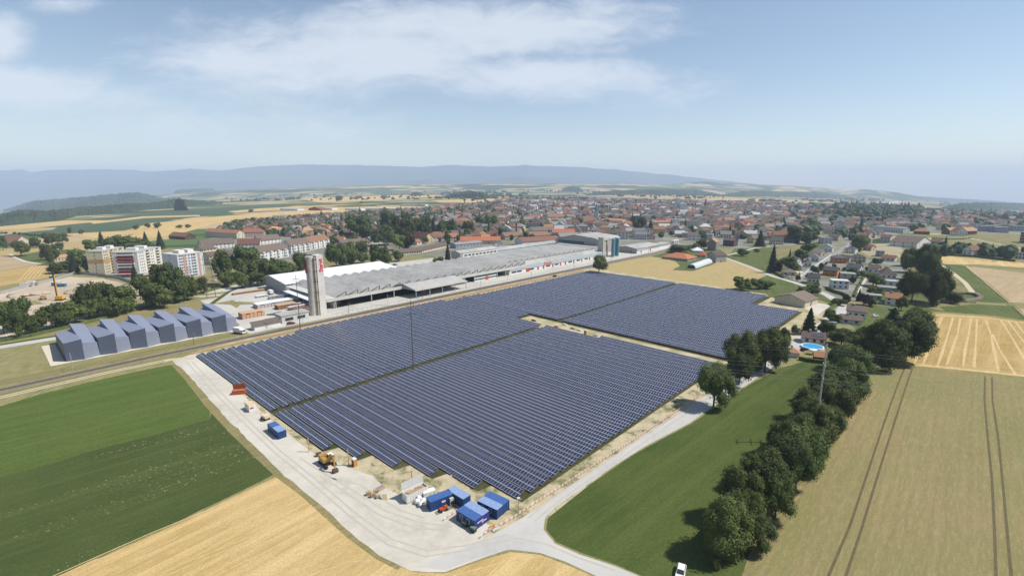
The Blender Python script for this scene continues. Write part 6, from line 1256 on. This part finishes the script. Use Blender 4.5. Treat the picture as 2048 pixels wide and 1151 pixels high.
# pool, parasol
e=root('swimming_pool',G(1624.5,695.5),0,'round blue swimming pool with white rim in the garden','pool'); N=40; mb=MB()
for k in range(N):
    a,b=2*math.pi*k/N,2*math.pi*(k+1)/N
    for r0,r1,z0,z1 in ((4.35,4.95,1.0,1.0),(4.95,5.0,1.0,0.)): mb.poly([(r0*math.cos(a),r0*math.sin(a),z0),(r1*math.cos(a),r1*math.sin(a),z1),(r1*math.cos(b),r1*math.sin(b),z1),(r0*math.cos(b),r0*math.sin(b),z0)])
    mb.poly([(4.35*math.cos(b),4.35*math.sin(b),1.0),(4.35*math.cos(b),4.35*math.sin(b),.5),(4.35*math.cos(a),4.35*math.sin(a),.5),(4.35*math.cos(a),4.35*math.sin(a),1.0)])
mb.ob('rim',WH,e); m,t,b=nt('pool water'); b.inputs['Base Color'].default_value=(.03,.34,.68,1); b.inputs['Roughness'].default_value=.08; b.inputs['Specular IOR Level'].default_value=.5; bump(t,b,noi(t,pos(t,False),1.5,2),.15,.05)
MB().prism([(4.34*math.cos(2*math.pi*k/N),4.34*math.sin(2*math.pi*k/N)) for k in range(N)],.4,.88).ob('water',m,e)
e=root('parasol',G(1625,708),0,'white garden parasol open in front of the round pool','parasol'); MB().tube((0,0,2.3),(0,0,2.9),1.8,.05,n=10).ob('canopy',WH,e); MB().tube((0,0,0),(0,0,2.6),.04,n=6).ob('pole',ALU,e)
e=root('rolled_pool_cover',G(1645,647),-.25,'pale blue rolled pool cover in the garden behind the cypress','pool cover'); MB().tube((0,0,.8),(7,0,.8),.8,n=12).ob('roll',M('pale blue cover',(.30,.45,.62),None,1),e); MB().box(-.1,.0,-.5,.5,0,1.2).ob('stand',ALU,e)
e=root('awning',G(1592,551),-.2,'pale yellow awning out from the hip-roofed bungalow','awning'); MB().hexa([(0,0,2.6),(6,0,2.6),(6,4,3.3),(0,4,3.3),(0,0,2.7),(6,0,2.7),(6,4,3.4),(0,4,3.4)]).ob('cloth',M('pale yellow cloth',(.72,.60,.30),None,1),e); MB().box(.1,.2,.1,.2,0,2.6).box(5.8,5.9,.1,.2,0,2.6).ob('post',WH,e)
e=root('awning',G(1779,572),-.1,'small bright yellow awning below the big brown-roofed house','awning'); MB().hexa([(0,0,2.6),(4,0,2.6),(4,3,3.3),(0,3,3.3),(0,0,2.7),(4,0,2.7),(4,3,3.4),(0,3,3.4)]).ob('cloth',M('bright yellow cloth',(.80,.66,.08),None,1),e); MB().box(.1,.2,.1,.2,0,2.6).box(3.8,3.9,.1,.2,0,2.6).ob('post',WH,e)
# hedges
def hedge(label,pts,w,h,kind='green',n=14.,world=False):
    rr=random.Random(len(pts)*7+int(h*10)); g=[G(*p) for p in pts] if not world else [Vector(p) for p in pts]; mb=MB()
    for a,b in zip(g,g[1:]):
        L=(b-a).length
        for k in range(int(L*n*h*w/4)+4):
            q=a.lerp(b,rr.random()); th=rr.uniform(0,6.28); d=Vector((math.cos(th)*w/2,0,0)); t_=(b-a).normalized(); nn=Vector((-t_.y,t_.x,0))
            p=q+nn*math.cos(th)*w/2*rr.uniform(.8,1.05)+Vector((0,0,h*.55+abs(math.sin(th))*h*.45 if rr.random()<.5 else rr.uniform(.1,h))); leafq(mb,p,(nn*math.cos(th)+Vector((rr.gauss(0,.4),rr.gauss(0,.4),.8))).normalized(),.42,rr)
        t_=(b-a).normalized(); nn=Vector((-t_.y,t_.x,0))*w*.42
        mb.hexa([a-nn,a+nn,b+nn,b-nn]+[x+Vector((0,0,h*.9)) for x in (a-nn,a+nn,b+nn,b-nn)])
    o=mb.ob('hedge',LV[kind] if isinstance(kind,str) else kind); tag(o,label,'hedge')
TRCK=M('compacted tyre track',(.44,.41,.36),(.50,.465,.40),.6,.95,True)
for q in ([(372,722),(420,775),(480,838),(550,905),(620,962),(700,1032),(775,1088),(850,1112),(930,1100),(1020,1078)],[(384,722),(430,772),(492,836),(562,902),(632,958),(712,1026),(785,1078),(855,1100),(930,1090),(1015,1068)],[(640,950),(700,990),(760,1030),(830,1055),(900,1060)],[(650,945),(712,984),(770,1020),(838,1044),(905,1052)],[(600,915),(660,955),(720,968),(800,1020),(850,1035)],[(1068,1042),(1122,998),(1205,942),(1305,872),(1385,818)],[(1055,1036),(1110,992),(1195,935),(1295,866),(1375,812)],[(1030,1075),(1090,1086),(1150,1112),(1230,1140)]):
    strip('tyre_track',q,.45,TRCK,.042)
hedge('undergrowth filling the long hedgerow from the car up to the pool garden',[(1436,1112),(1484,1043),(1528,983),(1573,918),(1610,866),(1640,820),(1670,775),(1698,735)],8,5.6,'dark green',9.)
hedge('clipped dark hedge around the white cube house garden',[(1652,578),(1668,585),(1685,590),(1694,594)],1.5,2.2,'dark green')
hedge('long green hedge beside the garden path',[(1708,594),(1716,575),(1728,555),(1738,540),(1742,526)],1.6,1.8)
hedge('green hedge curving beside the forecourt',[(1652,634),(1660,620),(1672,611),(1682,607)],2,2,'green')
hedge('grey-brown dry hedge curving in an arc beside the round bush',[(1880,603),(1900,605),(1930,604),(1955,600),(1962,596),(1952,590),(1930,588),(1912,588)],2.6,1.9,leafmat('dry twigs',(.20,.15,.12),(.27,.21,.17),(.33,.28,.24)))
hedge('dark hedge along the garden street front by the silver car',[(1545,545),(1556,550),(1566,556)],1.4,1.8,'dark green')
hedge('low dark hedge bordering the stubble strip at the right',[(1873,510),(1900,511),(1950,514),(2000,520),(2030,523)],2,2.2,'dark green')
hedge('thin curved clipped hedge in the dry meadow',[(1875,478),(1900,479),(1925,478.5),(1942,476)],1.6,1.6,'dark green')
hedge('roadside scrub strip below the street trees',[(-40,690),(60,673),(160,650),(280,618),(400,588),(470,568),(560,545)],2.2,1.5,'green',6)
hedge('garden hedge along the pool garden boundary',[(1598,719),(1615,723),(1650,727)],1.4,1.8,'dark green')
# ---------------------------------------------------------------- masts and wires
GM=M('galvanised mast',(.50,.51,.53),(.42,.43,.45),1,.5,metal=.3); BMT=M('dark brown mast',(.14,.12,.10),(.10,.09,.08),1)
ATT={}
def mast(label,key,p,h,mat,arms,yaw,r=.32):
    e=root('power_mast',p,yaw,label,'power mast','power line masts'); MB().tube((0,0,-.3),(0,0,h),r,r*.45,n=8).ob('pole',mat,e); L=[]
    for z,w in arms:
        MB().box(-w,w,-.08,.08,z-.09,z+.09).ob('cross_arm',mat,e); q=MB()
        for s in (-1,1): q.tube((s*w*.95,0,z-.1),(s*w*.95,0,z-1.0),.09,n=6); L.append(Vector(p)+Vector((math.cos(yaw)*s*w*.95,math.sin(yaw)*s*w*.95,z-1.)))
        q.ob('insulator',M('insulator',(.25,.2,.17),None,1,.3),e)
    ATT[key]=L
pr_=G(1628,886); mast('tall grey power mast rising from the hedge on the right','r',(pr_.x,pr_.y,0),32,GM,((31,1.6),(25.5,2.1),(21.5,1.6)),1.2,.38)
pc=S(-168.6,117); pc=G(827,741); mast('tall brown power mast standing amid the solar rows','c',(pc.x,pc.y,0),31,BMT,((29.5,1.2),(25,2.0)),.2,.26)
pl_=G(600.7,657); mast('brown power mast beside the railway left of the silo tower','l',(pl_.x,pl_.y,0),30,BMT,((28,1.6),(25.4,2.4)),.2,.24)
pf=G(385,592); mast('thin power mast in front of the pale blue tower block','f',(pf.x,pf.y,0),22,BMT,((20,1.4),(18,1.8)),.2,.2)
e=root('twin_power_mast',G(414,595),.2,'twin-legged power mast left of the factory yard','power mast','power line masts'); MB().tube((0,0,0),(.4,0,30),.22,.12,n=6).tube((4.6,3,0),(3.6,2,30),.22,.12,n=6).ob('leg',BMT,e); MB().box(-2,6,.9,1.1,27,27.2).box(-1.5,5.5,.9,1.1,23,23.2).ob('cross_arm',BMT,e)
def wire(label,a,b,sag,mat,r=.022):
    mb=MB(); N=18; P0=None
    for i in range(N+1):
        f=i/N; p=Vector(a).lerp(Vector(b),f); p.z-=4*sag*f*(1-f)
        if P0: mb.tube(P0,p,r,n=4,cap=False)
        P0=p
    o=mb.ob('power_cable',mat); tag(o,label,'cable','power cables')
WMT=M('aluminium cable',(.42,.43,.44),None,1,.5)
D2=(Vector((pr_.x,pr_.y,0))-Vector((pc.x,pc.y,0))).normalized()
nm=['lowest','lower middle','middle','upper middle','upper','topmost']
for i,a in enumerate(ATT['r']):
    b=ATT['c'][i%4]; wire('thin power cable from the hedge mast to the mast in the solar rows, %s'%nm[5-i],a,(b.x,b.y,b.z-(i>3)*2),3.5,WMT)
    c=Vector(a)+Vector((190,-16,0)); wire('thin power cable running right from the hedge mast over the wheat, %s'%nm[5-i],a,c,5,WMT)
for i in range(4): wire('thin power cable between the solar row mast and the railway mast, %s'%nm[5-i],ATT['c'][i],ATT['l'][i],4,BMT,.025)
for i in range(4): wire('thin power cable from the railway mast toward the tower blocks, %s'%nm[5-i],ATT['l'][i],ATT['f'][i],4,BMT,.025)
# catenary masts along the railway
for i,b in enumerate((20,66,121,150,178,206,236,262,292,322,352,384,416,450,490,530)):
    e=root('catenary_mast',S(-277.5,b),YAW,'thin railway catenary mast, %s from the left along the track'%ordw(i),'catenary mast','railway catenary masts'); MB().tube((0,0,0),(0,0,7.6),.12,.09,n=6).ob('pole',BMT if i%2 else GM,e); MB().tube((0,0,6.6),(0,-4.6,6.9),.05,n=5).tube((0,0,5.6),(0,-4.4,6.0),.05,n=5).ob('bracket',GM,e)
e=root('trackside_fence',S(-279.5,140),YAW,'low post and rail fence between railway and factory apron','fence'); mb=MB()
for i in range(96): mb.box(i*3.4,i*3.4+.12,-.06,.06,0,1.25)
o=mb.ob('post',M('grey fence post',(.26,.25,.23),None,1),e); o['kind']='stuff'; MB().box(0,326,-.03,.03,1.05,1.17).box(0,326,-.03,.03,.55,.63).ob('rail',MATS['grey fence post'],e)
# ---------------------------------------------------------------- factory yard things
e=root('gate_hut',S(-284,112),YAW,'low grey rendered hut with two wide windows left of the silo tower','hut'); MB().box(0,16,0,9,0,4.2).ob('wall',PG,e); MB().box(-.3,16.3,-.3,9.3,4.2,4.6).ob('roof',RG,e)
for x in (2,9): MB().box(x,x+4.6,-.08,0,1.2,2.9).ob('window',GLS,e)
MB().box(-.06,0,3,5,0,2.6).ob('door',DKG,e)
e=root('storage_shed',S(-281,96),YAW,'small white shed with brown-grey roof beside the white truck','shed'); MB().box(0,14,0,5,0,2.4).ob('wall',WH,e); roofmb(MB(),14,5,2.4,1.2,'s').ob('roof',RL['brown'],e)
def truck(label,p,yaw,box,cab,L=5.,group='trucks'):
    e=root('truck',p,yaw,label,'truck',group); MB().box(-L,0,-1.2,1.2,1.0,3.3).ob('cargo_box',box,e); c=MB().extx([(-1.1,.6),(-1.1,2.5),(1.1,2.5),(1.1,.6)],.15,1.9).ob('cab',cab,e); MB().box(1.9,1.94,-1,1,1.5,2.3).ob('windscreen',GLS,c); MB().box(-L,1.8,-.5,.5,.5,.95).ob('chassis',STEEL,e)
    for x in (-L+1,1.0):
        for y in (-1.2,.85): MB().tube((x,y,.48),(x,y+.35,.48),.48,n=12).ob('wheel',MATS['rubber dark'],e)
truck('white box truck parked at the yard corner by the small shed',S(-280,89),YAW-1.2,WH,WH)
truck('white truck standing by the corner of the white-roofed warehouse',S(-372,140),YAW+1.5,WH,WH)
truck('grey concrete mixer truck on the building site, left one',G(58,573),.5,PG,SIL); truck('white tipper truck on the building site, right one',G(70,570),.3,WH,SIL)
PNK=M('pinkish stacked sheets',(.55,.46,.45),(.48,.40,.39),2); BRK=M('stacked red-brown goods',(.34,.17,.10),(.26,.13,.08),1.2)
for i,(a,b,L,w,h,mt,tp,l) in enumerate(((-330,116,34,8,2.6,PNK,WSH,'long stack of pink sheets under white covers in the yard'),(-310,100,12,7,3.2,M('salmon crates',(.62,.38,.24),(.52,.32,.2),1.5),M('salmon crates',(1,0,0)),'salmon-coloured crate stacks beside the zigzag hall'),(-318,124,12,6,2.6,BRK,TIMB,'brown pallet stack at the left end of the goods racks'),(-312,128,34,2,2.0,ALU,WSH,'long storage rack with white cover, front one of the racks'),(-306,126,34,2,1.8,BRK,M('orange rack beam',(.42,.13,.05),None,1),'long storage rack of red-brown goods, second of the racks'),(-301,122,34,2,1.7,BRK,ALU,'long storage rack of red-brown goods nearest the hut'),(-318,134,30,1.6,2.2,ALU,WSH,'long storage rack with white cover, rear one of the racks'),(-352,132,14,3,1.5,ALU,ALU,'grey pipe stacks beside the white-roofed warehouse'),(-386,120,26,3,1.3,BRK,TIMB,'brown material piles along the rear road verge'),(-364,128,8,3,1.2,ALU,WSH,'small grey stack before the warehouse gable'),(-330,141,6,3,2.4,BRK,TIMB,'single brown crate stack behind the racks'),(-296,108,26,2.2,1.0,M('scrap pile',(.30,.28,.26),(.18,.15,.12),.8),ALU,'scrap metal row behind the gate hut'))):
    e=root('goods_stack',S(a,b),YAW,l,'goods'); mb=MB(); x=0.
    while x<L-.5: mb.box(x,x+1.9,0,w,0,h*R.uniform(.75,1.)); x+=2.15
    mb.ob('stack',mt,e); MB().box(-.1,L+.1,-.1,w+.1,h,h+.12).ob('cover',tp,e)
e=root('lean_to_roof',S(-302,140),YAW,'white sloping lean-to roof behind the silo tower','canopy'); MB().hexa([(0,0,4.4),(10,0,4.4),(10,46,5.2),(0,46,5.2),(0,0,4.7),(10,0,4.7),(10,46,5.5),(0,46,5.5)]).ob('roof',WSH,e)
for y in (0,15,30,45): MB().box(0,.3,y,y+.3,0,4.4).ob('post',BLU,e)
# building site: drill rig, blue boxes, screens
e=root('drill_rig',G(121,600),.2,'tall yellow drill rig with dark lattice mast on the building site','drill rig'); MB().box(-2.2,2.2,-1.6,1.6,1.0,3.2).ob('body',M('rig yellow',(.80,.42,.03),None,1,.4),e); MB().box(-2.4,2.4,-1.9,-1.1,0,1).box(-2.4,2.4,1.1,1.9,0,1).ob('track',MATS['rubber dark'],e)
MB().box(-1.9,-1.3,-.4,.4,1,19).ob('mast',DKG,e); MB().hexa([(-1.3,-.3,1),(-.9,-.3,1),(-.9,.3,1),(-1.3,.3,1),(-1.3,-.3,17),(-.9,-.3,17),(-.9,.3,17),(-1.3,.3,17)]).ob('kelly_bar',MATS['rig yellow'],e); MB().tube((-1.6,0,19),(-1.7,0,25),.12,n=5).ob('mast_tip',DKG,e)
TB=M('site teal blue',(.05,.20,.32),None,1); 
for u,v,l in ((99,558,'teal blue site cabin stacked at the rear of the building site'),(103,572,'teal blue concrete plant box on the building site'),(112,574,'smaller teal blue machine beside the concrete plant box')):
    e=root('site_cabin',G(u,v),.2,l,'cabin','teal site cabins'); MB().box(0,6,0,2.6,0,2.7).ob('wall',TB,e); MB().box(-.1,6.1,-.1,2.7,2.7,2.85).ob('roof',PG,e)
e=root('site_hoarding',G(162,548),0,'long pale grey hoarding sweeping along the building site edge','fence'); g=[G(*p) for p in ((162,548),(200,552),(240,558),(265,567),(282,578))]; mb=MB()
for a,b in zip(g,g[1:]):
    a=a-g[0];b=b-g[0]; n_=Vector((-(b-a).y,(b-a).x,0)).normalized()*.08; mb.hexa([a-n_,a+n_,b+n_,b-n_]+[q+Vector((0,0,2.4)) for q in (a-n_,a+n_,b+n_,b-n_)])
mb.ob('panel',LG,e)
e=root('site_hoarding',G(-5,590),0,'pale hoarding between the striped stubble and the building site','fence'); g=[G(*p) for p in ((-5,590),(60,573),(110,560),(150,548))]; mb=MB()
for a,b in zip(g,g[1:]):
    a=a-g[0];b=b-g[0]; n_=Vector((-(b-a).y,(b-a).x,0)).normalized()*.08; mb.hexa([a-n_,a+n_,b+n_,b-n_]+[q+Vector((0,0,2.4)) for q in (a-n_,a+n_,b+n_,b-n_)])
mb.ob('panel',LG,e)
for u,v,l in ((40,592,'long low spoil heap across the building site, left'),(150,585,'grey spoil heap in the middle of the building site'),(180,566,'brown spoil heap near the hoarding'),(75,588,'dark trench heap beside the small yellow excavator')):
    p=G(u,v); mb=MB(); blob(mb,0,0,-1.2,13,3.2,random.Random(u)); o=mb.ob('spoil_heap',SITE,None,p,smooth=True); tag(o,l,'heap')
# street lamps on the lane by the wheat
for u,v,l in ((1452,524,'thin street lamp on the lane beside the wheat, upper'),(1520,541,'thin street lamp on the lane beside the wheat, lower'),(1637,572,'thin street lamp by the pink-cream corner house'),(1677,590,'thin street lamp by the clipped hedge')):
    e=root('street_lamp',G(u,v),.5,l,'street lamp','thin street lamps'); MB().tube((0,0,0),(0,0,8),.09,.06,n=6).ob('pole',GM,e); MB().box(0,1.2,-.1,.1,7.95,8.1).ob('lamp_head',ALU,e)
e=root('street_wall',G(1592,560),0,'low white retaining wall along the left side of the street','wall'); g=[G(*p) for p in ((1597,557),(1612,545),(1640,526),(1662,510))]; e.location=g[0]; mb=MB()
for a,b in zip(g,g[1:]):
    a=a-g[0];b=b-g[0]; n_=Vector((-(b-a).y,(b-a).x,0)).normalized()*.15; mb.hexa([a-n_,a+n_,b+n_,b-n_]+[q+Vector((0,0,1.1)) for q in (a-n_,a+n_,b+n_,b-n_)])
mb.ob('wall',WH,e)
